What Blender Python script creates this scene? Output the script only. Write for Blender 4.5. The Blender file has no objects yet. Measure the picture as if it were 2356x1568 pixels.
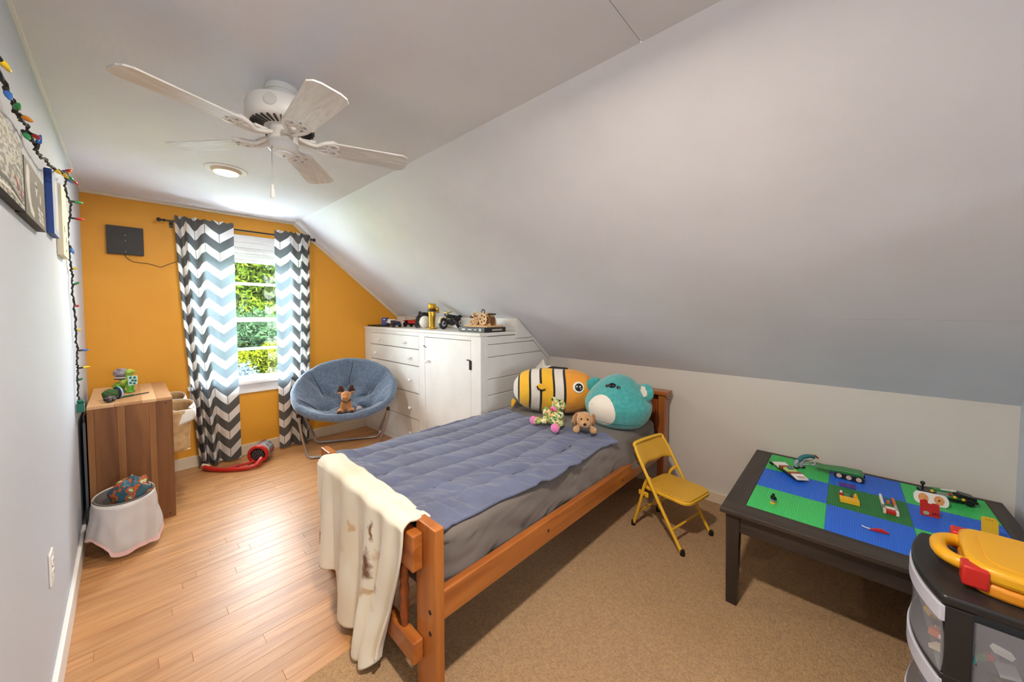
import bpy, bmesh, math, random
from math import sin, cos, pi, radians, sqrt, atan2, exp
from mathutils import Vector, Matrix, noise, Euler

# ------------------------------------------------------------------ camera, world, light, exposure
S = bpy.context.scene
COL = S.collection
PX_W, PX_H = 2356, 1568
cam_d = bpy.data.cameras.new('camera')
cam_d.sensor_fit = 'HORIZONTAL'; cam_d.sensor_width = 36.0
cam_d.lens = 827.10 / PX_W * 36.0
cam_d.shift_x = (PX_W / 2 - 1162.25) / PX_W
cam_d.shift_y = (747.07 - PX_H / 2) / PX_W
cam_d.clip_start = 0.02; cam_d.clip_end = 200
cam = bpy.data.objects.new('camera', cam_d); COL.objects.link(cam)
yaw, pitch = 0.8130, 0.0384
fw = Vector((sin(yaw) * cos(pitch), cos(yaw) * cos(pitch), -sin(pitch)))
rt = Vector((cos(yaw), -sin(yaw), 0.0)); up = rt.cross(fw)
cam.matrix_world = Matrix(((rt.x, up.x, -fw.x, 0.2074), (rt.y, up.y, -fw.y, 0.0), (rt.z, up.z, -fw.z, 1.3571), (0, 0, 0, 1)))
S.camera = cam

w = bpy.data.worlds.new('sky'); S.world = w; w.use_nodes = True
bg = w.node_tree.nodes['Background']
bg.inputs[0].default_value = (0.84, 0.93, 1.0, 1); bg.inputs[1].default_value = 21.0

def portal(loc, sx, sz, rotx):
    d = bpy.data.lights.new('sky_portal', 'AREA'); d.shape = 'RECTANGLE'; d.size = sx; d.size_y = sz
    d.cycles.is_portal = True
    o = bpy.data.objects.new('sky_portal', d); COL.objects.link(o); o.location = loc; o.rotation_euler = (rotx, 0, 0)
portal((1.04, 4.24, 1.28), 0.80, 1.18, radians(-90))
portal((0.72, -4.4, 1.70), 1.02, 0.42, radians(90))  # sky portal for the added rear window

sd = bpy.data.lights.new('sun', 'SUN'); sd.energy = 95.0; sd.angle = radians(0.6); sd.color = (1.0, 0.97, 0.93)
so_ = bpy.data.objects.new('sun', sd); COL.objects.link(so_); so_.location = (6, 2, 9)
so_.rotation_euler = Vector((-0.62, 0.0, -0.78)).to_track_quat('-Z', 'Y').to_euler()

vs = S.view_settings
vs.view_transform = 'Standard'; vs.look = 'None'; vs.exposure = 1.20; vs.gamma = 1.0; vs.use_curve_mapping = False
S.cycles.max_bounces = 8; S.cycles.diffuse_bounces = 5; S.cycles.glossy_bounces = 3; S.cycles.transmission_bounces = 4; S.cycles.transparent_max_bounces = 8; S.cycles.adaptive_threshold = 0.02
S.cycles.sample_clamp_indirect = 60.0

# ------------------------------------------------------------------ helpers
def lin(c):
    c = c / 255.0
    return c / 12.92 if c <= 0.04045 else ((c + 0.055) / 1.055) ** 2.4
def rgb(c): return (lin(c[0]), lin(c[1]), lin(c[2]), 1.0)

class M:
    """collects vertices and faces; every method may take a matrix"""
    def __init__(s): s.v = []; s.f = []; s.mi = []; s.uv = {}; s.cur = 0
    def add(s, vs, fs, mat=None):
        o = len(s.v)
        for p in vs: s.v.append(tuple(mat @ Vector(p)) if mat is not None else tuple(p))
        for f in fs: s.f.append(tuple(i + o for i in f)); s.mi.append(s.cur)
        return s
    def box(s, a, b, mat=None):
        x0, y0, z0 = a; x1, y1, z1 = b
        return s.add([(x0,y0,z0),(x1,y0,z0),(x1,y1,z0),(x0,y1,z0),(x0,y0,z1),(x1,y0,z1),(x1,y1,z1),(x0,y1,z1)],
                     [(0,3,2,1),(4,5,6,7),(0,1,5,4),(1,2,6,5),(2,3,7,6),(3,0,4,7)], mat)
    def cbox(s, c, d, mat=None):
        return s.box([c[i]-d[i]/2 for i in range(3)], [c[i]+d[i]/2 for i in range(3)], mat)
    def tube(s, pts, r, n=10, cap=True, closed=False, mat=None):
        pts = [Vector(p) for p in pts]; N = len(pts)
        rs = r if isinstance(r, (list, tuple)) else [r] * N
        vs = []; fs = []; nrm = None
        for i, p in enumerate(pts):
            if closed: t = pts[(i+1) % N] - pts[i-1]
            else: t = pts[min(i+1, N-1)] - pts[max(i-1, 0)]
            if t.length < 1e-9: t = Vector((0,0,1))
            t.normalize()
            if nrm is None:
                nrm = t.orthogonal().normalized()
            else:
                nrm = (nrm - t * nrm.dot(t))
                nrm = nrm.normalized() if nrm.length > 1e-6 else t.orthogonal().normalized()
            b = t.cross(nrm)
            for k in range(n):
                a = 2*pi*k/n
                vs.append(p + (nrm*cos(a) + b*sin(a)) * rs[i])
        for i in range(N if closed else N-1):
            j = (i+1) % N
            for k in range(n):
                fs.append((i*n+k, i*n+(k+1)%n, j*n+(k+1)%n, j*n+k))
        if cap and not closed:
            fs.append(tuple(range(n-1,-1,-1))); fs.append(tuple((N-1)*n+k for k in range(n)))
        return s.add(vs, fs, mat)
    def lathe(s, prof, n=20, mat=None, cap=True):
        vs = []; fs = []
        for r, z in prof:
            for k in range(n): vs.append((r*cos(2*pi*k/n), r*sin(2*pi*k/n), z))
        for i in range(len(prof)-1):
            for k in range(n): fs.append((i*n+k, i*n+(k+1)%n, (i+1)*n+(k+1)%n, (i+1)*n+k))
        if cap:
            fs.append(tuple(range(n-1,-1,-1))); fs.append(tuple((len(prof)-1)*n+k for k in range(n)))
        return s.add(vs, fs, mat)
    def ell(s, c, r, n=16, m=10, mat=None, fn=None):
        vs = []; fs = []; c = Vector(c)
        if not isinstance(r, (list, tuple)): r = (r, r, r)
        for i in range(m+1):
            th = pi*i/m
            for k in range(n):
                ph = 2*pi*k/n
                d = Vector((sin(th)*cos(ph), sin(th)*sin(ph), cos(th)))
                q = fn(d) if fn else 1.0
                vs.append(c + Vector((d.x*r[0], d.y*r[1], d.z*r[2])) * q)
        for i in range(m):
            for k in range(n): fs.append((i*n+k, (i+1)*n+k, (i+1)*n+(k+1)%n, i*n+(k+1)%n))
        return s.add(vs, fs, mat)
    def prism(s, poly, a, b, axis='z', mat=None):
        """polygon in the plane across `axis`, extruded from a to b"""
        def P(p, h):
            if axis == 'z': return (p[0], p[1], h)
            if axis == 'y': return (p[0], h, p[1])
            return (h, p[0], p[1])
        n = len(poly); vs = [P(p, a) for p in poly] + [P(p, b) for p in poly]
        fs = [tuple(range(n-1,-1,-1)), tuple(range(n, 2*n))] + [(i, (i+1)%n, n+(i+1)%n, n+i) for i in range(n)]
        return s.add(vs, fs, mat)
    def grid(s, nu, nv, fn, closeu=False, uvfn=None, mat=None):
        vs = []; fs = []; o = len(s.v)
        for j in range(nv+1):
            for i in range(nu+1): vs.append(fn(i/nu, j/nv))
        for j in range(nv):
            for i in range(nu):
                a = j*(nu+1)+i; fs.append((a, a+1, a+nu+2, a+nu+1))
        if uvfn:
            for j in range(nv+1):
                for i in range(nu+1): s.uv[o + j*(nu+1)+i] = uvfn(i/nu, j/nv)
        return s.add(vs, fs, mat)

def rrect(x0, y0, x1, y1, r, n=5):
    out = []
    for cx, cy, a0 in ((x1-r, y1-r, 0), (x0+r, y1-r, 90), (x0+r, y0+r, 180), (x1-r, y0+r, 270)):
        for k in range(n+1):
            a = radians(a0 + 90*k/n); out.append((cx + r*cos(a), cy + r*sin(a)))
    return out

def obj(name, m, mat, parent=None, smooth=None, bevel=0, seg=2, sub=0, solid=0, loc=None, rot=None, weld=False):
    me = bpy.data.meshes.new(name)
    me.from_pydata(m.v, [], m.f)
    mats = mat if isinstance(mat, (list, tuple)) else [mat]
    for x in mats: me.materials.append(x)
    if any(m.mi): me.polygons.foreach_set('material_index', m.mi)
    if m.uv:
        uvl = me.uv_layers.new(name='UVMap')
        for l in me.loops: uvl.data[l.index].uv = m.uv.get(l.vertex_index, (0, 0))
    bm = bmesh.new(); bm.from_mesh(me)
    if weld: bmesh.ops.remove_doubles(bm, verts=bm.verts, dist=1e-5)
    if not solid and not m.uv: bmesh.ops.recalc_face_normals(bm, faces=bm.faces)
    bm.to_mesh(me); bm.free()
    me.update()
    if smooth is not None:
        me.polygons.foreach_set('use_smooth', [True]*len(me.polygons))
        if smooth < 179: me.set_sharp_from_angle(angle=radians(smooth))
    o = bpy.data.objects.new(name, me); COL.objects.link(o)
    if parent is not None: o.parent = parent
    if loc is not None: o.location = loc
    if rot is not None: o.rotation_euler = rot
    if solid:
        d = o.modifiers.new('solid', 'SOLIDIFY'); d.thickness = solid; d.offset = 0
    if bevel:
        d = o.modifiers.new('bevel', 'BEVEL'); d.width = bevel; d.segments = seg; d.limit_method = 'ANGLE'; d.angle_limit = radians(40)
        d.harden_normals = False
    if sub:
        d = o.modifiers.new('sub', 'SUBSURF'); d.levels = sub; d.render_levels = sub
    return o

def tag(o, label=None, cat=None, group=None, kind=None):
    if label: o['label'] = label
    if cat: o['category'] = cat
    if group: o['group'] = group
    if kind: o['kind'] = kind
    return o
def thing(name, label, cat, loc=(0,0,0), rz=0, group=None, kind=None, rot=None):
    o = bpy.data.objects.new(name, None); COL.objects.link(o); o.empty_display_size = 0.05
    o.location = loc; o.rotation_euler = rot if rot else (0, 0, rz)
    return tag(o, label, cat, group, kind)
def struct(name, m, mat, **k):
    o = obj(name, m, mat, **k)
    if k.get('parent') is None: o['kind'] = 'structure'
    return o
def copyobj(o, parent, loc=None, rot=None):
    c = o.copy(); COL.objects.link(c); c.parent = parent
    if loc is not None: c.location = loc
    if rot is not None: c.rotation_euler = rot
    return c
def smooth_path(pts, n=6, closed=False):
    """Catmull-Rom through the points"""
    P = [Vector(p) for p in pts]; out = []; N = len(P)
    rng = range(N) if closed else range(N-1)
    for i in rng:
        if closed: a, b, c, d = P[i-1], P[i], P[(i+1)%N], P[(i+2)%N]
        else: a, b, c, d = P[max(i-1,0)], P[i], P[i+1], P[min(i+2,N-1)]
        for k in range(n):
            t = k/n
            out.append(0.5*((2*b) + (c-a)*t + (2*a-5*b+4*c-d)*t*t + (3*b-a-3*c+d)*t**3))
    if not closed: out.append(P[-1])
    return out
def ns(x, y=0, z=0): return noise.noise(Vector((x, y, z)))
def sstep(a, b, x):
    t = max(0.0, min(1.0, (x-a)/(b-a))); return t*t*(3-2*t)

# ------------------------------------------------------------------ materials
MATS = {}
def mk(name):
    m = bpy.data.materials.new(name); m.use_nodes = True
    nt = m.node_tree; return m, nt, nt.nodes['Principled BSDF']
def setin(b, k, v):
    if k in b.inputs: b.inputs[k].default_value = v
def pm(name, c, rough=0.5, metal=0.0, spec=0.5, c2=None, vscale=8.0, stretch=None, lo=0.35, hi=0.65, bump=0.0, bscale=60.0, bdet=3,
       sheen=0.0, emit=None, coat=0.0, rnd=0.0, detail=4.0, trans=0.0, alpha=1.0, crough=0.08, dist=0.0, bdist=0.01):
    """principled with optional two-tone noise, object-random tint and fine bump"""
    m, nt, b = mk(name); N = nt.nodes; Lk = nt.links
    b.inputs['Base Color'].default_value = rgb(c); b.inputs['Roughness'].default_value = rough
    b.inputs['Metallic'].default_value = metal
    setin(b, 'Specular IOR Level', spec); setin(b, 'Sheen Weight', sheen); setin(b, 'Coat Weight', coat); setin(b, 'Coat Roughness', crough)
    setin(b, 'Transmission Weight', trans); setin(b, 'Alpha', alpha)
    tc = N.new('ShaderNodeTexCoord'); out = tc.outputs['Object']
    if stretch:
        mp = N.new('ShaderNodeMapping'); mp.inputs['Scale'].default_value = stretch
        Lk.new(out, mp.inputs['Vector']); vec = mp.outputs['Vector']
    else: vec = out
    oi = None
    if rnd or stretch:
        oi = N.new('ShaderNodeObjectInfo')
    if stretch:
        ad = N.new('ShaderNodeVectorMath'); ad.operation = 'ADD'
        ml = N.new('ShaderNodeVectorMath'); ml.operation = 'SCALE'; ml.inputs[0].default_value = (17, 31, 47)
        Lk.new(oi.outputs['Random'], ml.inputs['Scale']); Lk.new(vec, ad.inputs[0]); Lk.new(ml.outputs[0], ad.inputs[1]); vec = ad.outputs[0]
    col = None
    if c2 is not None:
        nz = N.new('ShaderNodeTexNoise'); nz.inputs['Scale'].default_value = vscale; nz.inputs['Detail'].default_value = detail
        nz.inputs['Distortion'].default_value = dist
        Lk.new(vec, nz.inputs['Vector'])
        rp = N.new('ShaderNodeValToRGB'); rp.color_ramp.elements[0].position = lo; rp.color_ramp.elements[1].position = hi
        rp.color_ramp.elements[0].color = rgb(c); rp.color_ramp.elements[1].color = rgb(c2)
        Lk.new(nz.outputs['Fac'], rp.inputs['Fac']); col = rp.outputs['Color']
    if rnd:
        hs = N.new('ShaderNodeHueSaturation')
        mr = N.new('ShaderNodeMapRange'); mr.inputs['To Min'].default_value = 1-rnd; mr.inputs['To Max'].default_value = 1+rnd
        Lk.new(oi.outputs['Random'], mr.inputs['Value']); Lk.new(mr.outputs[0], hs.inputs['Value'])
        hs.inputs['Color'].default_value = rgb(c)
        if col is not None: Lk.new(col, hs.inputs['Color'])
        col = hs.outputs['Color']
    if col is not None: Lk.new(col, b.inputs['Base Color'])
    if bump:
        n2 = N.new('ShaderNodeTexNoise'); n2.inputs['Scale'].default_value = bscale; n2.inputs['Detail'].default_value = bdet
        Lk.new(vec if stretch else out, n2.inputs['Vector'])
        bp = N.new('ShaderNodeBump'); bp.inputs['Strength'].default_value = bump; bp.inputs['Distance'].default_value = bdist
        Lk.new(n2.outputs['Fac'], bp.inputs['Height']); Lk.new(bp.outputs[0], b.inputs['Normal'])
    if emit:
        b.inputs['Emission Color'].default_value = rgb(emit[0]); b.inputs['Emission Strength'].default_value = emit[1]
    MATS[name] = m
    return m
def wood(name, c, c2, axis, rough=0.4, coat=0.0, k=1.0, bump=0.05, rnd=0.06):
    st = {'x': (1.2*k, 14*k, 14*k), 'y': (14*k, 1.2*k, 14*k), 'z': (14*k, 14*k, 1.2*k)}[axis]
    return pm(name, c, rough, c2=c2, vscale=1.6, stretch=st, lo=0.3, hi=0.72, bump=bump, bscale=4, coat=coat, rnd=rnd, detail=6, dist=0.6)

WHITE = pm('white_paint', (225, 226, 233), 0.55, c2=(220, 221, 228), vscale=3, bump=0.06, bscale=90)
WALLG = pm('grey_white_paint', (194, 200, 212), 0.6, bump=0.05, bscale=70)
KNEE = pm('warm_white_paint', (214, 208, 201), 0.65, bump=0.05, bscale=50)
ORANGE = pm('orange_paint', (226, 158, 38), 0.55, c2=(222, 153, 35), vscale=2, bump=0.04, bscale=80)
TRIMW = pm('white_gloss_trim', (232, 231, 228), 0.35)
CREAM = pm('cream_trim', (222, 206, 180), 0.5)
PLANK = pm('oak_plank', (166, 112, 64), 0.42, c2=(196, 145, 95), vscale=1.5, stretch=(2.2, 26, 26), lo=0.3, hi=0.7, rnd=0.09, bump=0.05, bscale=5, detail=6, dist=0.5, spec=0.5, coat=0.15, crough=0.34)
SUBF = pm('dark_subfloor', (90, 56, 30), 0.8)
CARPET = pm('beige_carpet', (178, 130, 76), 0.95, c2=(212, 164, 104), vscale=110, lo=0.3, hi=0.7, bump=1.0, bscale=170, bdet=6, sheen=0.3, spec=0.1, bdist=0.02)
BLACKM = pm('black_metal', (24, 23, 24), 0.4)
STEEL = pm('silver_tube', (176, 178, 184), 0.32, metal=0.85)
CHROME = pm('chrome', (200, 200, 200), 0.2, metal=1.0)

# ------------------------------------------------------------------ room shell
YW, XC, XK, ZK, H, YB = 4.0926, 1.4123, 3.0301, 0.9197, 2.25, -0.5972
YR = -4.3
m = M(); m.box((-0.02, 1.40, -0.10), (3.05, YW+0.02, -0.018)); m.box((-0.02, YR-0.02, -0.10), (3.05, 1.40, -0.018))
floor = struct('floor', m, SUBF)
# oak strips, each a board of its own
random.seed(4)
ROW = 0.0572
pm_m = {}
yy = 1.402; r = 0
while yy < YW - 0.005:
    y1 = min(yy + ROW, YW)
    x = -random.random()*0.9
    while x < 2.95:
        Ln = random.choice((0.55, 0.75, 0.95, 1.2, 1.4))
        x0, x1 = max(x, 0.0), min(x + Ln, 3.0)
        x += Ln
        if x1 - x0 < 0.03: continue
        m = M(); dz = random.uniform(-0.0004, 0.0004); g = 0.0003
        m.box((0, g, -0.018), (x1-x0-2*g, y1-yy-g, dz))
        obj('plank', m, PLANK, parent=floor, bevel=0.0007, seg=1, loc=(x0+g, yy, 0))
    yy += ROW
# carpet
m = M()
def cfn(u, v):
    x = u*3.03; y = YR + v*(1.408-YR)
    e = 1.0 if v < 0.995 else 0.35
    return (x, y + (0.004*ns(x*9, 3) if v > 0.99 else 0), 0.013*e + 0.0016*ns(x*22, y*22) )
m.grid(120, 150, cfn)
m.box((0.0, YR, -0.017), (3.03, 1.404, 0.006))
tag(obj('carpet', m, CARPET, smooth=60), 'beige cut pile carpet ending in a straight edge on the oak strips', 'carpet', kind='stuff')

m = M(); m.box((-0.12, YR-0.12, -0.1), (0, YW+0.12, H+0.1)); struct('wall_left', m, WALLG)
m = M(); m.box((XK, YR-0.12, -0.1), (XK+0.12, YW+0.12, ZK)); struct('wall_right', m, KNEE)
# orange gable wall with the window opening
WX0, WX1, WZ0, WZ1 = 0.645, 1.435, 0.70, 2.0
m = M()
def gz(x): return H if x <= XC else H - (x-XC)*(H-ZK)/(XK-XC)
for poly in ([(0,-0.1),(WX0,-0.1),(WX0,H),(0,H)], [(WX0,-0.1),(WX1,-0.1),(WX1,WZ0),(WX0,WZ0)],
             [(WX0,WZ1),(WX1,WZ1),(WX1,gz(WX1)),(XC,H),(WX0,H)], [(WX1,-0.1),(XK,-0.1),(XK,ZK),(WX1,gz(WX1))]):
    m.prism(poly, YW, YW+0.14, 'y')
struct('wall_back', m, ORANGE)
# ceiling: two boards meeting in a hairline seam, then the sloped ceiling
ceil = thing('ceiling', None, None, (0,0,0), kind='structure')
for a, b in ((YR-0.1, 0.516), (0.518, YW+0.12)):
    m = M(); m.box((-0.1, a, H), (XC+0.02, b, H+0.08)); obj('panel', m, WHITE, parent=ceil)
m = M(); m.box((-0.1, 0.5, H+0.004), (XC, 0.534, H+0.02)); obj('joint_backing', m, KNEE, parent=ceil)
slope = thing('wall_slope', None, None, (0,0,0), kind='structure')
dx, dz = XK-XC, ZK-H; Ls = sqrt(dx*dx+dz*dz); ux, uz = dx/Ls, dz/Ls; nx, nz_ = -uz, ux
def sp(t, h): return (XC+ux*t+nx*h, H+uz*t+nz_*h)
tj = Ls*0.70
for t0, t1 in ((0.0, tj-0.0007), (tj+0.0007, Ls)):
    m = M(); m.prism([sp(t0,0), sp(t1,0), sp(t1,0.09), sp(t0,0.09)], YR-0.1, YW+0.12, 'y')
    obj('panel', m, WHITE, parent=slope)
m = M(); m.prism([sp(tj-0.01,0.003), sp(tj+0.01,0.003), sp(tj+0.01,0.05), sp(tj-0.01,0.05)], YR-0.1, YW+0.12, 'y'); obj('joint_backing', m, WHITE, parent=slope)
# closet wall behind the play table and the rear end of the attic
m = M(); m.box((1.98, YB-0.1, 0.016), (XK, YB, 1.75)); m.box((1.98, YR, 0.016), (2.08, YB-0.1, 1.75)); struct('wall_front', m, WALLG)
m = M()
for poly in ([(0,-0.1),(0.22,-0.1),(0.22,H),(0,H)], [(0.22,-0.1),(1.22,-0.1),(1.22,1.5),(0.22,1.5)], [(0.22,1.9),(1.22,1.9),(1.22,H),(0.22,H)],
             [(1.22,-0.1),(XK,-0.1),(XK,ZK),(XC,H),(1.22,H)]):
    m.prism(poly, YR-0.1, YR, 'y')
struct('wall_rear', m, WALLG)

w2 = thing('fill_window', None, None, (0.72, YR, 1.5), kind='structure')  # unseen window, added to let in fill light from behind the camera
m = M()
for x0, x1, z0, z1 in ((-0.58,-0.49,-0.08,0.48),(0.49,0.58,-0.08,0.48),(-0.58,0.58,-0.08,0.01),(-0.58,0.58,0.39,0.48),(-0.02,0.02,0.01,0.39)):
    m.box((x0,-0.03,z0),(x1,0.02,z1))
obj('fill_window_frame', m, TRIMW, parent=w2, bevel=0.004)

# trims
m = M(); m.box((0, YW-0.016, H-0.022), (XC+0.004, YW, H-0.0005)); struct('trim_1', m, CREAM, bevel=0.003)
m = M(); m.prism([sp(0.0,0), sp(Ls,0), sp(Ls,-0.028), sp(0.0,-0.028)], YW-0.018, YW, 'y'); struct('trim_2', m, CREAM, bevel=0.003)
m = M(); m.box((0, 1.0, H-0.012), (0.008, YW, H)); struct('trim_3', m, TRIMW)
m = M(); m.box((0, YR, 0.0), (0.016, YW-0.02, 0.105)); struct('baseboard_left', m, TRIMW, bevel=0.004)
m = M(); m.box((0.016, YW-0.018, 0.0), (2.134, YW, 0.10)); struct('baseboard_back', m, CREAM, bevel=0.004)
m = M(); m.box((XK-0.016, YB, 0.013), (XK, 2.09, 0.088)); struct('baseboard_right', m, CREAM, bevel=0.004)

# ------------------------------------------------------------------ window
SASH = pm('white_vinyl', (236, 238, 240), 0.35)
m_, nt, b = mk('window_glass'); nt.nodes.remove(b)
o_ = nt.nodes['Material Output']; tr = nt.nodes.new('ShaderNodeBsdfTransparent'); gl = nt.nodes.new('ShaderNodeBsdfGlossy'); mx = nt.nodes.new('ShaderNodeMixShader')
gl.inputs['Roughness'].default_value = 0.02; mx.inputs[0].default_value = 0.06; tr.inputs[0].default_value = (0.95, 0.97, 0.96, 1)
nt.links.new(tr.outputs[0], mx.inputs[1]); nt.links.new(gl.outputs[0], mx.inputs[2]); nt.links.new(mx.outputs[0], o_.inputs[0]); GLASS = m_
w1 = thing('window_1', None, None, (0, YW, 0), kind='structure')
m = M()
m.box((WX0-0.075, -0.02, WZ0-0.02), (WX0, 0.0, WZ1+0.075)); m.box((WX1, -0.02, WZ0-0.02), (WX1+0.075, 0.0, WZ1+0.075)); m.box((WX0-0.075, -0.022, WZ1), (WX1+0.075, 0.0, WZ1+0.06))
obj('casing', m, SASH, parent=w1, bevel=0.004)
m = M(); m.box((WX0, 0.0, WZ0), (WX0+0.025, 0.14, WZ1)); m.box((WX1-0.025, 0.0, WZ0), (WX1, 0.14, WZ1)); m.box((WX0, 0.0, WZ1-0.05), (WX1, 0.14, WZ1)); m.box((WX0, 0.0, WZ0-0.02), (WX1, 0.14, WZ0))
obj('jamb', m, SASH, parent=w1, bevel=0.003)
m = M(); m.box((WX0-0.09, -0.06, 0.675), (WX1+0.09, 0.03, 0.705)); obj('stool', m, SASH, parent=w1, bevel=0.006)
m = M(); m.box((WX0-0.075, -0.018, 0.585), (WX1+0.075, 0.0, 0.675)); obj('apron', m, SASH, parent=w1, bevel=0.004)
zb = [0.70, 0.735, 1.0, 1.275, 1.615, 1.86]
for nm, za, zt, zm, yo in (('lower_sash', 0.70, 1.295, 0.996, 0.045), ('upper_sash', 1.255, 1.95, 1.618, 0.085)):
    m = M(); e = 0.045
    for a, b_ in (((WX0+0.025, za), (WX0+0.025+e, zt)), ((WX1-0.025-e, za), (WX1-0.025, zt)), ((WX0+0.025, za), (WX1-0.025, za+0.04)), ((WX0+0.025, zt-0.04), (WX1-0.025, zt))):
        m.box((a[0], yo, a[1]), (b_[0], yo+0.032, b_[1]))
    s_ = obj(nm, m, SASH, parent=w1, bevel=0.003)
    m = M(); m.box((WX0+0.06, yo+0.004, zm-0.012), (WX1-0.06, yo+0.028, zm+0.012)); obj('muntin', m, SASH, parent=s_, bevel=0.003)
    for z0, z1 in ((za+0.04, zm-0.012), (zm+0.012, zt-0.04)):
        m = M(); m.box((WX0+0.065, yo+0.014, z0-0.004), (WX1-0.065, yo+0.018, z1+0.004)); obj('pane', m, GLASS, parent=s_)
# rolled shade under the head of the window
SHADE = pm('white_shade', (225, 226, 228), 0.6)
sh = thing('roller_shade', 'white pleated shade drawn up under the window head', 'window shade', (0, YW, 0))
m = M(); m.box((WX0+0.03, 0.005, 1.915), (WX1-0.03, 0.04, 1.948)); obj('headrail', m, SHADE, parent=sh, bevel=0.006)
for k in range(4):
    m = M(); m.box((WX0+0.035, 0.006, 1.895-k*0.016), (WX1-0.035, 0.036, 1.908-k*0.016)); obj('pleat', m, SHADE, parent=sh, bevel=0.005)
m = M(); m.box((WX0+0.035, 0.004, 1.825), (WX1-0.035, 0.038, 1.843)); obj('bottom_rail', m, SHADE, parent=sh, bevel=0.005)

# ------------------------------------------------------------------ outside: lawn, trees and shrubs
def leafmat(name, c, c2):
    m, nt, b = mk(name); N = nt.nodes; Lk = nt.links
    g = N.new('ShaderNodeNewGeometry'); rp = N.new('ShaderNodeValToRGB')
    rp.color_ramp.elements[0].color = rgb(c); rp.color_ramp.elements[1].color = rgb(c2)
    Lk.new(g.outputs['Random Per Island'], rp.inputs['Fac'])
    d = N.new('ShaderNodeBsdfDiffuse'); t = N.new('ShaderNodeBsdfTranslucent'); mx = N.new('ShaderNodeMixShader'); mx.inputs[0].default_value = 0.3
    Lk.new(rp.outputs[0], d.inputs[0]); Lk.new(rp.outputs[0], t.inputs[0]); Lk.new(d.outputs[0], mx.inputs[1]); Lk.new(t.outputs[0], mx.inputs[2])
    N.remove(b); Lk.new(mx.outputs[0], N['Material Output'].inputs[0]); return m
BARK = pm('bark', (70, 56, 44), 0.9)
GRASS = pm('lawn_green', (56, 78, 24), 0.9, c2=(74, 96, 30), vscale=6, bump=0.4, bscale=40)
m = M(); m.box((-25, YW+0.6, -3.3), (30, 45, -2.8)); struct('ground', m, GRASS)
BOUNCE = pm('pale_bounce_slab', (206, 213, 226), 0.9, c2=(194, 201, 214), vscale=2)
m = M(); m.box((-7, YW+0.5, -2.82), (9, YW+3.4, -2.76)); struct('path', m, BOUNCE)  # unseen pale slab, added to bounce daylight up to the ceiling
def leaves(m, c, r, n, sz, rng, shell=0.35):
    for _ in range(n):
        d = Vector((rng.gauss(0,1), rng.gauss(0,1), rng.gauss(0,1))).normalized()
        k = (shell + (1-shell)*rng.random()) * (1 + 0.22*ns(d.x*2.2+c[0], d.y*2.2, d.z*2.2+c[2]))
        p = Vector(c) + Vector((d.x*r[0], d.y*r[1], d.z*r[2]))*k
        a = Vector((rng.gauss(0,1), rng.gauss(0,1), rng.gauss(0,1))).normalized(); b = a.orthogonal().normalized()
        s = sz*rng.uniform(0.6, 1.2)
        m.add([p-a*s, p+b*s*0.45, p+a*s, p-b*s*0.45], [(0,1,2,3)])
def tree(name, label, loc, h, crowns, mat, n, sz, seed, group='trees outside the window'):
    rng = random.Random(seed)
    t = thing(name, label, 'tree', loc, group=group)
    m = M(); m.tube([(0,0,-0.1),(0.05,0.02,h*0.3),(0,0,h*0.6)], [0.16,0.12,0.06], 8)
    for k in range(4):
        a = k*1.7+seed; m.tube([(0.02,0,h*0.3+k*0.2),(cos(a)*0.7,sin(a)*0.7,h*0.55+k*0.2)], [0.05,0.02], 6)
    obj('trunk', m, BARK, parent=t, smooth=60)
    m = M()
    for c, r, q in crowns: leaves(m, c, r, int(n*q), sz, rng)
    tag(obj('crown', m, mat, parent=t), kind='stuff')
LF1 = leafmat('leaf_bright', (24, 36, 6), (54, 66, 13)); LF2 = leafmat('leaf_dark', (17, 30, 18), (36, 51, 33))
LF3 = leafmat('leaf_blue', (34, 44, 50), (64, 74, 82)); LF4 = leafmat('leaf_yellow', (40, 47, 6), (66, 71, 12))
tree('leafy_tree', 'tall bright green leafy tree filling the upper window panes', (1.6, 13.5, -2.8), 7.5, [((0,0,5.2),(1.7,1.5,1.9),1.4),((0.9,-0.3,3.6),(1.2,1.1,1.2),.7),((-1.0,0.2,3.9),(1.2,1.1,1.3),.7),((1.3,0.3,5.6),(1.1,1.0,1.2),.9)], LF1, 6000, 0.11, 1)
tree('leafy_tree', 'bright green leafy tree with a pale forked stem beside the tallest tree', (4.4, 14.5, -2.8), 7.5, [((0,0,5.4),(1.8,1.5,2.0),1.0),((-0.9,-0.3,3.7),(1.2,1.1,1.3),.6),((1.0,0.2,3.9),(1.3,1.1,1.3),.6)], LF1, 7500, 0.11, 2)
tree('leafy_tree', 'dark blue-green tree in the middle window panes', (2.55, 11.0, -2.8), 4.6, [((0,0,3.2),(0.9,0.9,1.1),1.0),((-0.6,0.1,2.4),(0.8,0.8,0.8),.6),((0.6,0,2.3),(0.7,0.7,0.8),.5)], LF2, 4200, 0.08, 3)
tree('leafy_tree', 'dark green tree behind the bright garden hedge', (-1.6, 13.0, -2.8), 6.0, [((0,0,4.0),(1.7,1.4,1.9),1.0)], LF2, 4000, 0.11, 4)
tree('leafy_tree', 'far green tree beyond the garden with a broad crown', (7.2, 13.5, -2.8), 6.0, [((0,0,4.2),(1.8,1.4,2.0),1.0)], LF1, 4000, 0.12, 5)
tree('garden_shrub', 'blue-grey needle shrub low outside the window', (1.66, 8.4, -2.8), 2.4, [((0,0,2.55),(0.42,0.42,0.62),1.0)], LF3, 4200, 0.045, 6, 'shrubs outside the window')
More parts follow.
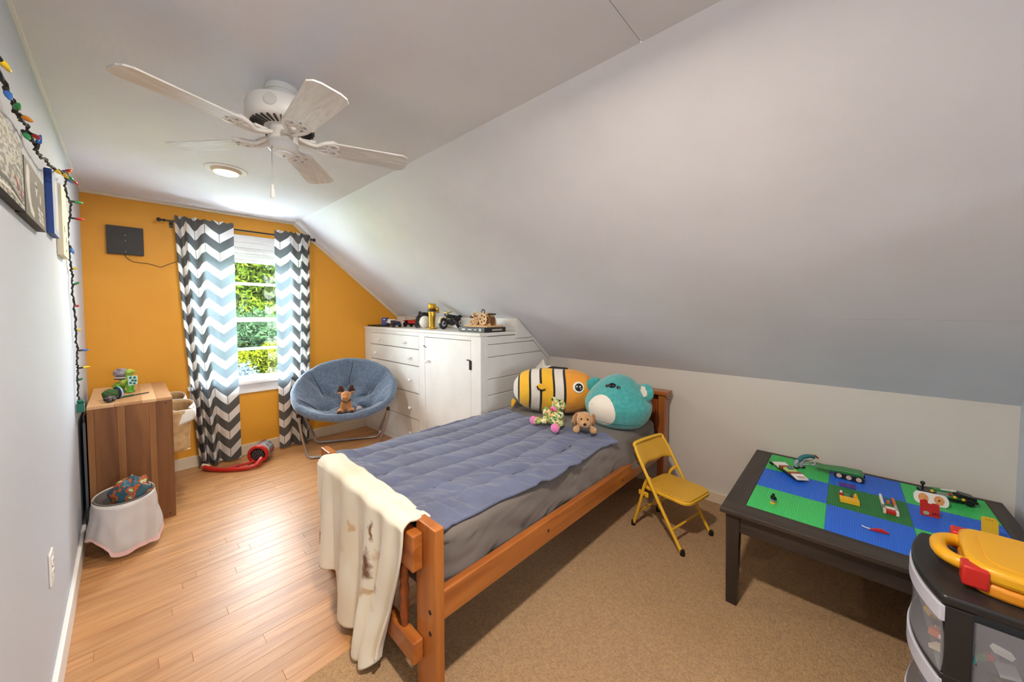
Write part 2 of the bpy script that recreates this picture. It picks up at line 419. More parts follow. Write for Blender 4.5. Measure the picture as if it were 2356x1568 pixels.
tree('garden_shrub', 'yellow-green clipped shrub beside the blue-grey shrub', (2.3, 8.9, -2.8), 2.2, [((0,0,2.3),(0.5,0.5,0.55),1.0)], LF4, 4200, 0.05, 7, 'shrubs outside the window')
tree('garden_shrub', 'long yellow-green hedge behind the clipped shrubs', (2.7, 10.1, -2.8), 2.4, [((0,0,3.0),(0.55,0.4,0.42),1.0),((-0.9,0,2.9),(0.6,0.4,0.4),.8),((0.9,0,2.9),(0.6,0.4,0.4),.8)], LF4, 3000, 0.05, 8, 'shrubs outside the window')
tree('garden_shrub', 'round green shrub under the window beyond the sill', (2.25, 8.2, -2.8), 2.0, [((0,0,1.9),(0.6,0.5,0.55),1.0)], LF1, 3600, 0.05, 9, 'shrubs outside the window')

# ------------------------------------------------------------------ curtains
def chevron():
    m, nt, b = mk('chevron_fabric'); N = nt.nodes; Lk = nt.links; N.remove(b)
    def mth(op, a, c=None):
        n = N.new('ShaderNodeMath'); n.operation = op
        for i, v in enumerate((a, c)):
            if v is None: continue
            if isinstance(v, (int, float)): n.inputs[i].default_value = v
            else: Lk.new(v, n.inputs[i])
        return n.outputs[0]
    uv = N.new('ShaderNodeUVMap'); sx = N.new('ShaderNodeSeparateXYZ'); Lk.new(uv.outputs[0], sx.inputs[0])
    Wc, P, D = 0.105, 0.158, 0.085
    tri = mth('PINGPONG', sx.outputs[0], Wc)
    val = mth('ADD', sx.outputs[1], mth('MULTIPLY', tri, D/Wc))
    fr = mth('FRACT', mth('DIVIDE', val, P))
    st = mth('LESS_THAN', fr, 0.47)
    ed = mth('MINIMUM', tri, mth('SUBTRACT', Wc, tri))
    ln = mth('GREATER_THAN', ed, 0.0022)
    fac = mth('MULTIPLY', st, ln)
    mc = N.new('ShaderNodeMix'); mc.data_type = 'RGBA'
    mc.inputs[6].default_value = rgb((112, 108, 105)); mc.inputs[7].default_value = rgb((238, 236, 234)); Lk.new(fac, mc.inputs[0])
    d = N.new('ShaderNodeBsdfDiffuse'); t = N.new('ShaderNodeBsdfTranslucent'); mx = N.new('ShaderNodeMixShader'); mx.inputs[0].default_value = 0.42
    mt2 = N.new('ShaderNodeMix'); mt2.data_type = 'RGBA'; mt2.inputs[6].default_value = rgb((92, 104, 112)); mt2.inputs[7].default_value = rgb((250, 250, 250)); Lk.new(fac, mt2.inputs[0])
    Lk.new(mc.outputs[2], d.inputs[0]); Lk.new(mt2.outputs[2], t.inputs[0]); Lk.new(d.outputs[0], mx.inputs[1]); Lk.new(t.outputs[0], mx.inputs[2])
    Lk.new(mx.outputs[0], N['Material Output'].inputs[0]); return m
CHEV = chevron()
def curtain(label, top, bot, mirror, seed):
    NU, NV = 110, 60; zt, zb_ = 2.132, 0.018
    def prof(u, v):
        w_ = 1-u if mirror else u
        ph = 2*pi*(6.2*w_ - 3.4*w_*w_) + 0.5*sin(3*v+seed) + 0.3
        A = (0.044*(1-w_)**0.9 + 0.010) * (0.75 + 0.35*v)
        y = A*sin(ph) + 0.006*ns(u*5, v*3, seed)
        return y
    def fn(u, v):       # v 0 top .. 1 bottom
        k = v**1.25
        x0 = top[0] + (bot[0]-top[0])*k; x1 = top[1] + (bot[1]-top[1])*k
        bulge = 0.0
        x = x0 + (x1-x0)*u + bulge
        y = YW - 0.100 + prof(u, v)
        if v < 0.07: y = YW - 0.100 - 0.016*(1-v/0.07) + min(prof(u, v), 0.03)*(0.35 + 0.65*v/0.07)
        z = zt + (zb_-zt)*v + (0.006*sin(u*40+seed) if v == 0 else 0) + (0.010*ns(u*4, 9, seed) if v > 0.97 else 0)
        return (x, y, z)
    arc = [0.0]
    for i in range(NU):
        a = Vector(fn(i/NU, 0.4)); b = Vector(fn((i+1)/NU, 0.4)); arc.append(arc[-1] + (b-a).length)
    m = M()
    off = 0.021 if not mirror else 0.06
    m.grid(NU, NV, fn, uvfn=lambda u, v: (arc[round(u*NU)]+off, -v*(zt-zb_)+5.0))
    o = obj('curtain', m, CHEV, smooth=180)
    tag(o, label, 'curtain', 'chevron curtains at the window')
curtain('grey and white chevron curtain hanging beside the black wall panel', (0.505, 0.893), (0.615, 0.905), False, 1.0)
curtain('grey and white chevron curtain hanging behind the blue saucer chair', (1.208, 1.528), (1.212, 1.475), True, 2.6)
rod = thing('curtain_rod', 'thin black curtain rod with knob ends over the window', 'curtain rod', (0, YW, 2.089))
m = M(); m.tube([(0.44, -0.085, 0), (1.555, -0.085, 0)], 0.0075, 10); obj('rod', m, BLACKM, parent=rod, smooth=40)
for sx in (0.425, 1.558):
    s = -1 if sx < 1 else 1
    m = M(); m.lathe([(0.004,-0.03),(0.010,-0.026),(0.012,-0.014),(0.006,-0.008),(0.011,0.0),(0.017,0.010),(0.014,0.022),(0.002,0.026)], 12, Matrix.Translation((sx,-0.085,0)) @ Matrix.Rotation(s*pi/2, 4, 'Y'))
    obj('finial', m, BLACKM, parent=rod, smooth=50)
for bx_ in (0.49, 1.535):
    m = M(); m.tube([(bx_, -0.085, 0), (bx_, -0.04, -0.004), (bx_, -0.002, -0.01)], 0.006, 8); m.cbox((bx_, -0.003, -0.012), (0.022, 0.005, 0.06)); obj('bracket', m, BLACKM, parent=rod, smooth=40)

# ------------------------------------------------------------------ ceiling fan
FANW = pm('fan_white', (228, 226, 222), 0.35)
FANG = pm('fan_slot', (60, 58, 56), 0.8)
BLADE = pm('fan_blade_white_oak', (206, 204, 200), 0.35, c2=(226, 225, 222), vscale=2.2, stretch=(2.2, 13, 1), lo=0.35, hi=0.65, detail=3, dist=1.6)
fan = thing('ceiling_fan', 'white five blade ceiling fan with a pull chain', 'ceiling fan', (0.668, 1.672, 2.25))
m = M(); m.lathe([(0.058,0),(0.060,-0.012),(0.060,-0.022),(0.056,-0.024),(0.056,-0.03),(0.060,-0.032),(0.060,-0.06),(0.05,-0.066)], 32); obj('canopy', m, FANW, parent=fan, smooth=35)
m = M(); m.lathe([(0.05,-0.058),(0.10,-0.062),(0.122,-0.072),(0.128,-0.09),(0.128,-0.132),(0.122,-0.145),(0.112,-0.152),(0.06,-0.158)], 40); mot = obj('motor_housing', m, FANW, parent=fan, smooth=35)
for k in range(30):
    a = 2*pi*k/30
    m = M(); m.box((0.066,-0.0035,-0.006), (0.112,0.0035,0.004)); obj('vent_slot', m, FANG, parent=mot, loc=(0,0,-0.1535), rot=(0,0,a))
m = M(); m.lathe([(0.020,0),(0.022,0.002),(0.022,0.003),(0.0,0.004)], 20, Matrix.Translation((-0.070,-0.1075,-0.108)) @ Matrix.Rotation(atan2(-0.1075,-0.070), 4, 'Z') @ Matrix.Rotation(pi/2, 4, 'Y'))
obj('badge', m, pm('badge_grey', (205, 203, 198), 0.4), parent=mot, smooth=30)
m = M(); m.lathe([(0.05,-0.156),(0.054,-0.165),(0.052,-0.18)], 28); obj('flywheel', m, FANW, parent=fan, smooth=35)
m = M(); m.lathe([(0.052,-0.178),(0.054,-0.185),(0.054,-0.214),(0.0535,-0.2145),(0.053,-0.2155),(0.0535,-0.2165),(0.052,-0.242),(0.044,-0.252),(0.034,-0.254)], 32); sw = obj('switch_housing', m, FANW, parent=fan, smooth=35)
m = M(); m.lathe([(0.034,-0.253),(0.032,-0.260),(0.020,-0.263),(0.0,-0.264)], 28); obj('end_cap', m, pm('cap_white', (240, 240, 240), 0.3), parent=sw, smooth=35)
m = M(); m.ell((0.0,0,-0.265), 0.005, 10, 6); obj('cap_screw', m, STEEL, parent=sw, smooth=60)
def blade_outline():
    L0, L1, w0, w1, c = 0.175, 0.494, 0.052, 0.066, 0.028
    return [(L0,-w0),(L1-c,-w1),(L1-c*0.3,-w1+c*0.5),(L1,-w1+c*1.3),(L1,w1-c*1.3),(L1-c*0.3,w1-c*0.5),(L1-c,w1),(L0,w0),(L0-0.004,0)]
bm_ = M(); bm_.prism(blade_outline(), -0.003, 0.003)
def iron():
    m = M()
    m.box((0.048,-0.012,-0.004),(0.115,0.012,0.006))
    m.tube(smooth_path([(0.055,0.016,0.0),(0.09,0.014,-0.012),(0.12,0.020,-0.018),(0.15,0.038,-0.012),(0.185,0.046,-0.006)],4), 0.008, 8)
    m.tube(smooth_path([(0.055,-0.016,0.0),(0.09,-0.014,-0.012),(0.12,-0.020,-0.018),(0.15,-0.038,-0.012),(0.185,-0.046,-0.006)],4), 0.008, 8)
    for cx, cy, rx, ry in ((0.14,0.0,0.022,0.017),(0.182,0.022,0.019,0.018),(0.182,-0.022,0.019,0.018)):
        m.tube([(cx+rx*cos(2*pi*k/20), cy+ry*sin(2*pi*k/20), -0.011) for k in range(20)], 0.0062, 8, closed=True)
    m.tube(smooth_path([(0.188,-0.048,-0.007),(0.200,-0.03,-0.008),(0.195,0,-0.008),(0.200,0.03,-0.008),(0.188,0.048,-0.007)],4), 0.006, 8)
    return m
im_ = iron(); pro_b = pro_i = None
for k in range(5):
    a = radians(-18 + 72*k)
    R_ = Euler((radians(-8), 0, a), 'XYZ')
    if k == 0:
        pro_b = obj('blade', bm_, BLADE, parent=fan, bevel=0.0012, loc=(0,0,-0.203), rot=R_); pro_i = obj('blade_iron', im_, FANW, parent=fan, smooth=50, loc=(0,0,-0.192), rot=R_)
        pro_s = []
        m = M(); m.ell((0,0,0), (0.005,0.005,0.003), 8, 5); scr = m
        for px_, py_ in ((0.182,0.022),(0.182,-0.022),(0.205,0)): pro_s.append(obj('screw', scr, STEEL, parent=pro_b, loc=(px_,py_,-0.004)))
    else:
        nb = copyobj(pro_b, fan, rot=R_); copyobj(pro_i, fan, rot=R_)
        for s_ in pro_s: copyobj(s_, nb)
ch = M(); ch.tube([(-0.045,-0.02,-0.235),(-0.048,-0.022,-0.26),(-0.048,-0.022,-0.40)], 0.0016, 6); obj('pull_chain', ch, STEEL, parent=fan)
m = M(); m.lathe([(0.003,0.03),(0.006,0.026),(0.004,0.020),(0.007,0.012),(0.009,-0.02),(0.007,-0.024)], 12, Matrix.Translation((-0.048,-0.022,-0.425))); obj('pull_knob', m, FANW, parent=fan, smooth=40)

# ------------------------------------------------------------------ recessed lamp
LAMP = pm('lamp_glow', (255, 244, 220), 0.5, emit=((255, 236, 196), 9.0))
def recessed(label, x, y, watts):
    rl = thing('recessed_light', label, 'ceiling light', (x, y, 2.25))
    m = M(); m.lathe([(0.078,-0.001),(0.080,-0.006),(0.108,-0.006),(0.112,-0.001)], 40, cap=False); obj('trim_ring', m, TRIMW, parent=rl, smooth=40)
    m = M(); m.lathe([(0.078,-0.0005),(0.070,-0.020),(0.062,-0.022)], 36, cap=False); obj('collar', m, CREAM, parent=rl, smooth=40)
    m = M(); m.lathe([(0.064,-0.018),(0.062,-0.024),(0.04,-0.028),(0.0,-0.029)], 36); obj('lens', m, LAMP, parent=rl, smooth=60)
    ld = bpy.data.lights.new('recessed_lamp', 'AREA'); ld.shape = 'DISK'; ld.size = 0.11; ld.energy = watts; ld.color = (1.0, 0.88, 0.72)
    lo_ = bpy.data.objects.new('recessed_lamp', ld); COL.objects.link(lo_); lo_.parent = rl; lo_.location = (0, 0, -0.034)
recessed('round recessed ceiling light, lit, between fan and orange wall', 0.672, 2.868, 7)
recessed('round recessed ceiling light, lit, over the carpet across the fan', 0.69, 0.45, 18)

# ------------------------------------------------------------------ on the orange wall
sp_ = thing('wall_panel_speaker', 'flat black square panel mounted on the orange wall', 'wall panel', (0.225, YW, 1.903))
m = M(); m.prism(rrect(-0.1,-0.108,0.1,0.108,0.006), -0.026, -0.0005, 'y'); obj('panel', m, pm('matte_black_panel', (52, 50, 49), 0.6), parent=sp_, bevel=0.002)
for z_ in (0.04, -0.002, -0.085):
    m = M(); m.ell((0.0,-0.0262,z_), (0.003,0.0015,0.003), 8, 5); obj('screw', m, STEEL if z_ else BLACKM, parent=sp_)
m = M(); m.tube(smooth_path([(-0.005,-0.006,-0.106),(0.0,-0.006,-0.125),(0.04,-0.006,-0.157),(0.12,-0.006,-0.165),(0.165,-0.006,-0.178),(0.195,-0.006,-0.186),(0.23,-0.006,-0.165),(0.30,-0.006,-0.128)],6), 0.0022, 6); obj('cable', m, pm('brown_cable', (80, 52, 34), 0.6), parent=sp_, smooth=60)

# ------------------------------------------------------------------ on the left wall: outlet, canvases, string lights
ot = thing('wall_outlet', 'white duplex outlet plate on the grey wall above the baseboard', 'outlet', (0, 2.02, 0.452))
m = M(); m.prism(rrect(-0.035,-0.058,0.035,0.058,0.006), 0.0004, 0.006, 'x'); obj('plate', m, TRIMW, parent=ot, bevel=0.0015)
for s_ in (-1, 1):
    m = M(); m.prism(rrect(-0.015,-0.014+s_*0.02,0.015,0.014+s_*0.02,0.008), 0.005, 0.0085, 'x'); rc = obj('receptacle', m, TRIMW, parent=ot)
    for q in (-0.006, 0.006):
        m = M(); m.cbox((0.0086, q, s_*0.02+0.002), (0.0006, 0.002, 0.008)); obj('slot', m, BLACKM, parent=rc)
m = M(); m.ell((0.0065,0,0), (0.0015,0.003,0.003), 8, 5); obj('screw', m, STEEL, parent=ot)

def canvas(label, y0, y1, z0, z1, side, face, deco, t=0.02, cat='canvas print'):
    o = thing('canvas_print', label, cat, (0, (y0+y1)/2, z0), group='canvases in a row on the grey wall')
    wy, hz = (y1-y0)/2, z1-z0
    m = M(); m.box((0.0006,-wy,0), (t,wy,hz)); obj('stretched_canvas', m, side, parent=o, bevel=0.0015)
    m = M(); m.box((t-0.0002,-wy+0.001,0.001), (t+0.0006,wy-0.001,hz-0.001)); obj('printed_face', m, face, parent=o)
    for nm, poly, mt in deco:
        m = M(); m.prism([(p[0]*wy, p[1]*hz) for p in poly], t+0.0005, t+0.0012, 'x'); obj(nm, m, mt, parent=o)
def ellp(cx, cy, rx, ry, n=18): return [(cx+rx*cos(2*pi*k/n), cy+ry*sin(2*pi*k/n)) for k in range(n)]
INK = pm('ink_black', (40, 38, 36), 0.6); PAPERW = pm('print_white', (214, 210, 202), 0.6)
NEWS = pm('grey_sketch_print', (96, 94, 88), 0.6, c2=(176, 174, 160), vscale=60, stretch=(1, 0.5, 1.6), lo=0.45, hi=0.55)
TAUPE = pm('taupe_print', (118, 111, 102), 0.6); BLUEC = pm('blue_canvas', (22, 62, 140), 0.55); CRM = pm('cream_print', (226, 216, 190), 0.6)
REDI = pm('red_ink', (160, 60, 62), 0.6); PBLUE = pm('pale_blue_print', (176, 190, 214), 0.6)
canvas('grey sketch canvas with red marks under the string lights', 1.30, 1.70, 1.64, 1.825, INK, NEWS,
       [('red_stroke', [(0.35,0.38),(0.42,0.40),(0.68,0.24),(0.62,0.22)], REDI), ('red_stroke', ellp(0.78,0.2,0.05,0.06), REDI),
        ('dark_stroke', [(-0.9,0.12),(0.0,0.16),(0.8,0.05),(0.8,0.09),(0.0,0.22),(-0.9,0.2)], INK), ('pale_stroke', [(-0.9,0.05),(0.2,0.08),(0.9,0.02),(0.9,0.05),(0.2,0.11),(-0.9,0.09)], PAPERW)], cat='canvas print')
canvas('taupe canvas print with white curves between sketch and blue canvas', 1.72, 2.09, 1.638, 1.805, INK, TAUPE,
       [('white_curve', [(-0.85,0.85),(-0.72,0.94),(-0.58,0.85),(-0.62,0.5),(-0.5,0.25),(-0.25,0.14),(-0.3,0.05),(-0.6,0.1),(-0.8,0.35),(-0.88,0.6)], PAPERW),
        ('white_mark', ellp(0.05,0.68,0.07,0.16), PAPERW), ('white_mark', ellp(0.45,0.56,0.06,0.1), PAPERW), ('white_mark', [(-0.1,0.74),(0.2,0.66),(0.2,0.7),(-0.1,0.78)], PAPERW)]
       + [('white_text_bar', [(x_,y_),(x_+0.22,y_-0.02),(x_+0.22,y_+0.05),(x_,y_+0.07)], PAPERW) for x_, y_ in ((0.15,0.3),(0.45,0.28),(0.2,0.2),(0.5,0.18),(0.25,0.1),(0.55,0.09))])
canvas('canvas with deep blue edges and a pale figure', 2.335, 2.50, 1.672, 1.93, BLUEC, PBLUE,
       [('pale_figure', [(-0.4,0.1),(0.5,0.06),(0.6,0.45),(0.4,0.6),(0.45,0.85),(0.0,0.92),(-0.3,0.8),(-0.2,0.5)], PAPERW)])
canvas('cream canvas with faint marks, last of the row toward the orange wall', 2.64, 2.86, 1.617, 1.945, CRM, CRM,
       [('faint_mark', ellp(-0.3,0.4,0.12,0.05), TAUPE), ('faint_mark', ellp(0.2,0.25,0.1,0.06), TAUPE), ('faint_mark', ellp(0.1,0.1,0.16,0.02), TAUPE)])

sl = thing('string_lights', 'multicolour string lights on a dark wire along the grey wall', 'string lights', (0, 0, 0))
WIRE = pm('dark_green_wire', (30, 34, 30), 0.6)
path = [(0.02,1.30,1.96),(0.02,1.48,1.915),(0.02,1.577,1.906),(0.022,1.648,1.889),(0.022,1.756,1.903),(0.02,1.862,1.904),(0.02,1.923,1.90),(0.02,2.004,1.889),(0.026,2.10,1.898),(0.034,2.206,1.900),
        (0.04,2.355,1.928),(0.045,2.55,1.965),(0.035,2.72,1.995),(0.022,2.84,2.005),(0.02,2.85,1.957),(0.034,2.84,1.89),(0.024,2.93,1.84),(0.015,2.925,1.752),(0.015,2.973,1.668),(0.012,3.06,1.60),(0.012,3.12,1.548),(0.012,3.08,1.481),
        (0.012,3.14,1.397),(0.012,3.18,1.294),(0.012,3.17,1.205),(0.012,3.22,1.132),(0.012,3.16,1.073),(0.012,3.19,1.025),(0.012,3.16,0.99),(0.012,3.14,0.90),(0.015,3.15,0.84)]
sp2 = smooth_path(path, 8)
for i, p in enumerate(sp2): p.x += 0.002*sin(i*1.9); p.z += 0.002*cos(i*1.3)
m = M(); m.tube(sp2, 0.0032, 7)
m.tube([q + Vector((0.004*sin(i*0.8), 0.004*cos(i*0.8), 0.005*sin(i*0.8+1))) for i, q in enumerate(sp2)], 0.0026, 6); obj('wire', m, WIRE, parent=sl, smooth=80)
BULBC = {'y': (236, 200, 48), 'g': (44, 150, 84), 'o': (224, 140, 44), 'r': (186, 34, 40), 'b': (48, 104, 180)}
BM = {k: pm('bulb_'+n_, BULBC[k], 0.25, spec=0.6) for k, n_ in (('y','yellow'),('g','green'),('o','orange'),('r','red'),('b','blue'))}
def bulb(p, d, c):
    p = Vector(p); d = Vector(d).normalized(); R_ = d.to_track_quat('Z', 'Y').to_matrix().to_4x4()
    m = M(); m.lathe([(0.005,0.0),(0.0055,0.012),(0.0045,0.020)], 10); so = obj('socket', m, WIRE, parent=sl, smooth=50); so.matrix_basis = Matrix.Translation(p) @ R_
    m = M(); m.lathe([(0.0045,0.018),(0.0072,0.024),(0.0065,0.034),(0.0035,0.046),(0.0008,0.050)], 10); bo = obj('bulb', m, BM[c], parent=sl, smooth=60); bo.matrix_basis = Matrix.Translation(p) @ R_
for p, d, c in (((0.022,1.40,1.935),(0.3,0.8,-0.3),'y'), ((0.022,1.50,1.90),(0.2,-0.6,-0.7),'b'), ((0.022,1.60,1.88),(0.3,-1,0.2),'g'), ((0.024,1.63,1.885),(0.4,-0.5,-0.3),'o'),
                ((0.024,1.70,1.865),(0.3,-0.8,-0.7),'g'), ((0.024,1.83,1.90),(0.5,-1,-0.5),'r'), ((0.024,1.93,1.885),(0.2,0.0,1),'b'), ((0.03,2.20,1.905),(0.3,0.6,-0.2),'y'), ((0.04,2.30,1.92),(0.4,0.7,-0.3),'y'),
                ((0.04,2.42,1.945),(0.5,0.6,0.4),'r'), ((0.042,2.48,1.955),(0.4,0.5,-0.3),'g'), ((0.042,2.56,1.965),(0.5,0.3,-0.4),'r'), ((0.034,2.66,1.985),(0.3,0.2,0.7),'y'), ((0.03,2.7,1.99),(0.4,-0.3,-0.4),'b'),
                ((0.03,2.85,1.91),(1,0.4,0.05),'g'), ((0.026,2.93,1.84),(1,0.3,0.0),'r'), ((0.018,2.95,1.70),(0.3,-0.3,-1),'b'), ((0.014,3.07,1.585),(0.5,-1,0.1),'y'), ((0.014,3.09,1.50),(0.5,-0.8,0.3),'g'),
                ((0.014,3.14,1.385),(0.9,-2.4,0.1),'r'), ((0.014,3.18,1.25),(0.9,-2.2,0.05),'y'), ((0.014,3.21,1.13),(1,0.6,0.0),'b'), ((0.014,3.19,1.03),(1,0.5,0.05),'y'), ((0.014,3.16,0.965),(0.4,-1,0.3),'g')):
    bulb(p, d, c)
m = M(); m.box((0.004,3.12,0.785),(0.034,3.165,0.835)); m.lathe([(0.012,0.0),(0.016,0.012),(0.012,0.02)], 10, Matrix.Translation((0.02,3.142,0.835))); obj('plug', m, pm('plug_green', (24, 104, 88), 0.4), parent=sl, bevel=0.003)

# ------------------------------------------------------------------ built-in dresser under the eaves
DW = pm('dresser_white', (228, 227, 224), 0.45, c2=(222, 220, 216), vscale=5)
DGAP = pm('dresser_gap', (120, 112, 104), 0.8)
KNOB = pm('glass_knob', (238, 240, 242), 0.12, spec=0.8)
DX, DY, DZ = 2.134, 2.096, 1.18
def sx_at(z): return XC + (H - z) * (XK - XC) / (H - ZK)
dr = thing('built_in_dresser', 'white built-in dresser with drawers and a door under the sloped ceiling', 'dresser', (DX, DY, 0))
xs = sx_at(DZ)
m = M(); m.prism([(0.02, 0.0), (XK-DX-0.004, 0.0), (XK-DX-0.004, ZK-0.006), (xs-DX-0.012, DZ-0.02), (0.02, DZ-0.02)], 0.02, YW-DY-0.004, 'y'); obj('carcass', m, DGAP, parent=dr)
m = M(); m.prism([(-0.008, DZ-0.026), (xs-DX-0.006, DZ-0.026), (xs-DX-0.026, DZ), (-0.008, DZ)], -0.006, YW-DY-0.003, 'y'); obj('top', m, DW, parent=dr, bevel=0.004)
LY = YW - DY
m = M()
for y0, y1, z0, z1 in ((0,0.112,0.0,1.154),(0.769,0.867,0.0,1.154),(1.852,LY-0.003,0,1.154),(0.112,0.769,1.117,1.154),(0.867,1.852,1.117,1.154),(0.112,0.769,0.0,0.045),(0.867,1.852,0.0,0.045)):
    m.box((0, y0, z0), (0.021, y1, z1))
obj('face_frame', m, DW, parent=dr, bevel=0.002)
def knob(parent, y, z, r=0.017):
    mm = M(); mm.lathe([(0.006,0),(0.006,0.010),(r*0.75,0.013),(r,0.020),(r*0.92,0.027),(r*0.5,0.032),(0.0,0.033)], 14, Matrix.Translation((0,y,z)) @ Matrix.Rotation(-pi/2, 4, 'Y'))
    obj('knob', mm, KNOB, parent=parent, smooth=50)
for z0, z1, ks in ((0.990,1.114,((1.622,1.047),(1.112,1.046))), (0.826,0.983,((1.717,0.892),(1.019,0.895))), (0.558,0.818,((1.717,0.68),(1.019,0.679))),
                   (0.299,0.550,((1.717,0.402),(1.013,0.401))), (0.048,0.292,((1.717,0.154),(1.009,0.153)))):
    m = M(); m.box((0.001, 0.870, z0), (0.019, 1.849, z1)); d = obj('drawer', m, DW, parent=dr, bevel=0.0025)
    for y, z in ks: knob(d, y, z)
m = M(); m.box((0.001, 0.1155, 0.048), (0.019, 0.766, 1.113)); door = obj('door', m, DW, parent=dr, bevel=0.0025)
knob(door, 0.714, 0.894)
m = M(); m.tube([(-0.004,0.775,1.03),(-0.008,0.752,1.022)], 0.0025, 6); m.ell((-0.003,0.776,1.031), 0.006, 8, 6); m.ell((-0.003,0.748,1.02), 0.005, 8, 6); obj('hook_latch', m, BLACKM, parent=door, smooth=60)
m = M(); m.cbox((-0.001,0.117,0.915),(0.006,0.030,0.075)); m.cbox((-0.003,0.140,0.955),(0.006,0.036,0.010)); m.tube([(-0.005,0.1135,0.88),(-0.005,0.1135,0.952)],0.005,8); obj('hinge', m, BLACKM, parent=door, smooth=40)
m = M(); m.cbox((-0.001,0.117,0.16),(0.006,0.030,0.075)); m.tube([(-0.005,0.1135,0.125),(-0.005,0.1135,0.195)],0.005,8); obj('hinge', m, BLACKM, parent=door, smooth=40)
# side of horizontal boards
m = M(); m.box((-0.001, -0.008, 0.0), (0.034, 0.022, 1.154)); obj('corner_post', m, DW, parent=dr, bevel=0.004)
m = M(); m.box((0.036, -0.004, 0.0), (0.082, 0.02, 1.152)); obj('stile', m, DW, parent=dr, bevel=0.004)
zs = [0.0, 0.13, 0.265, 0.40, 0.53, 0.667, 0.80, 0.98, 1.083, 1.15]
for z0, z1 in zip(zs[:-1], zs[1:]):
    m = M(); a, b_ = z0+0.0015, z1-0.0015
    xa = min(sx_at(a), XK)-DX-0.004; xb = min(sx_at(b_), XK)-DX-0.004
    poly = [(0.084, a), (xa, a), (xb, b_), (0.084, b_)] if not (a < ZK < b_) else [(0.084, a), (xa, a), (xa, ZK-0.003), (xb, b_), (0.084, b_)]
    m.prism(poly, 0.0, 0.02, 'y'); obj('side_board', m, DW, parent=dr, bevel=0.005)
# ledge box along the back of the top, and the rake strip that follows the slope
m = M(); m.prism([(2.548-DX, DZ+0.002), (sx_at(DZ+0.002)-DX-0.004, DZ+0.002), (sx_at(1.293)-DX-0.004, 1.293), (2.548-DX, 1.293)], 0.0, YW-DY-0.004, 'y'); obj('back_ledge', m, DW, parent=dr, bevel=0.003)
m = M(); m.prism([(2.545-DX, 1.122), (sx_at(1.122)-DX-0.006, 1.122), (sx_at(1.294)-DX-0.006, 1.294), (2.545-DX, 1.294)], -0.016, 0.0005, 'y'); obj('ledge_end', m, DW, parent=dr, bevel=0.003)
t0 = (sx_at(1.12)-XC)/ux
m = M(); m.prism([sp(t0,-0.022), sp(Ls-0.01,-0.022), sp(Ls-0.01,-0.001), sp(t0,-0.001)], DY-0.018, DY-0.001, 'y'); rk = obj('rake_strip', m, DW, bevel=0.003)
rk.parent = dr; rk.location = (-DX, -DY, 0)

# ------------------------------------------------------------------ storage cube by the left wall
def barn(nm, c, c2, ax): return wood(nm, c, c2, ax, 0.55, k=0.6, rnd=0.05)
BD = barn('barn_dark', (104, 62, 28), (146, 96, 50), 'z'); BL = barn('barn_light', (128, 82, 40), (156, 106, 58), 'z')
BTL = barn('barn_top_light', (196, 152, 108), (214, 176, 134), 'y'); BTD = barn('barn_top_dark', (166, 120, 80), (196, 150, 106), 'y')
bc = thing('storage_cubby', 'wood grain storage cubby turned sideways against the grey wall', 'storage unit', (0.036, 3.2, 0))
Wb, Db, Hb = 0.369, 0.74, 0.796
fr = [0.0, 0.075, 0.325, 0.417, 0.70, 0.787, 1.0]
for k in range(6):
    m = M(); m.box((fr[k]*Wb+0.0003, 0, 0), (fr[k+1]*Wb-0.0003, 0.018, Hb-0.018)); obj('side_board', m, BL if k in (0,2,4) else BD, parent=bc, bevel=0.0006, seg=1)
ft = [0.0, 0.30, 0.62, 0.80, 1.0]
for k in range(4):
    m = M(); m.box((ft[k]*Wb+0.0003, -0.001, Hb-0.018), (ft[k+1]*Wb-0.0003, Db, Hb)); obj('top_board', m, BTL if k in (0,2) else BTD, parent=bc, bevel=0.0008, seg=1)
m = M(); m.box((0, Db-0.018, 0), (Wb, Db, Hb-0.018)); obj('far_side', m, BD, parent=bc)
for z_ in (0.0, 0.39):
    for y0_, y1_ in ((0.0185, Db/2-0.0085), (Db/2+0.0085, Db-0.0185)):
        m = M(); m.box((0.005, y0_, z_), (Wb, y1_, z_+0.018)); obj('shelf', m, BD, parent=bc)
m = M(); m.box((0.004, Db/2-0.008, 0.018), (Wb-0.002, Db/2+0.008, Hb-0.018)); obj('divider', m, BD, parent=bc)
m = M(); m.box((0, 0.018, 0), (0.004, Db-0.018, Hb-0.018)); obj('back_panel', m, BLACKM, parent=bc)
for z_, x_ in ((Hb-0.036, Wb-0.03), (0.03, Wb-0.03)):
    m = M(); m.ell((x_, -0.0005, z_), (0.005,0.002,0.005), 8, 5); obj('cam_cap', m, pm('dark_cap', (40,30,24), 0.5), parent=bc)
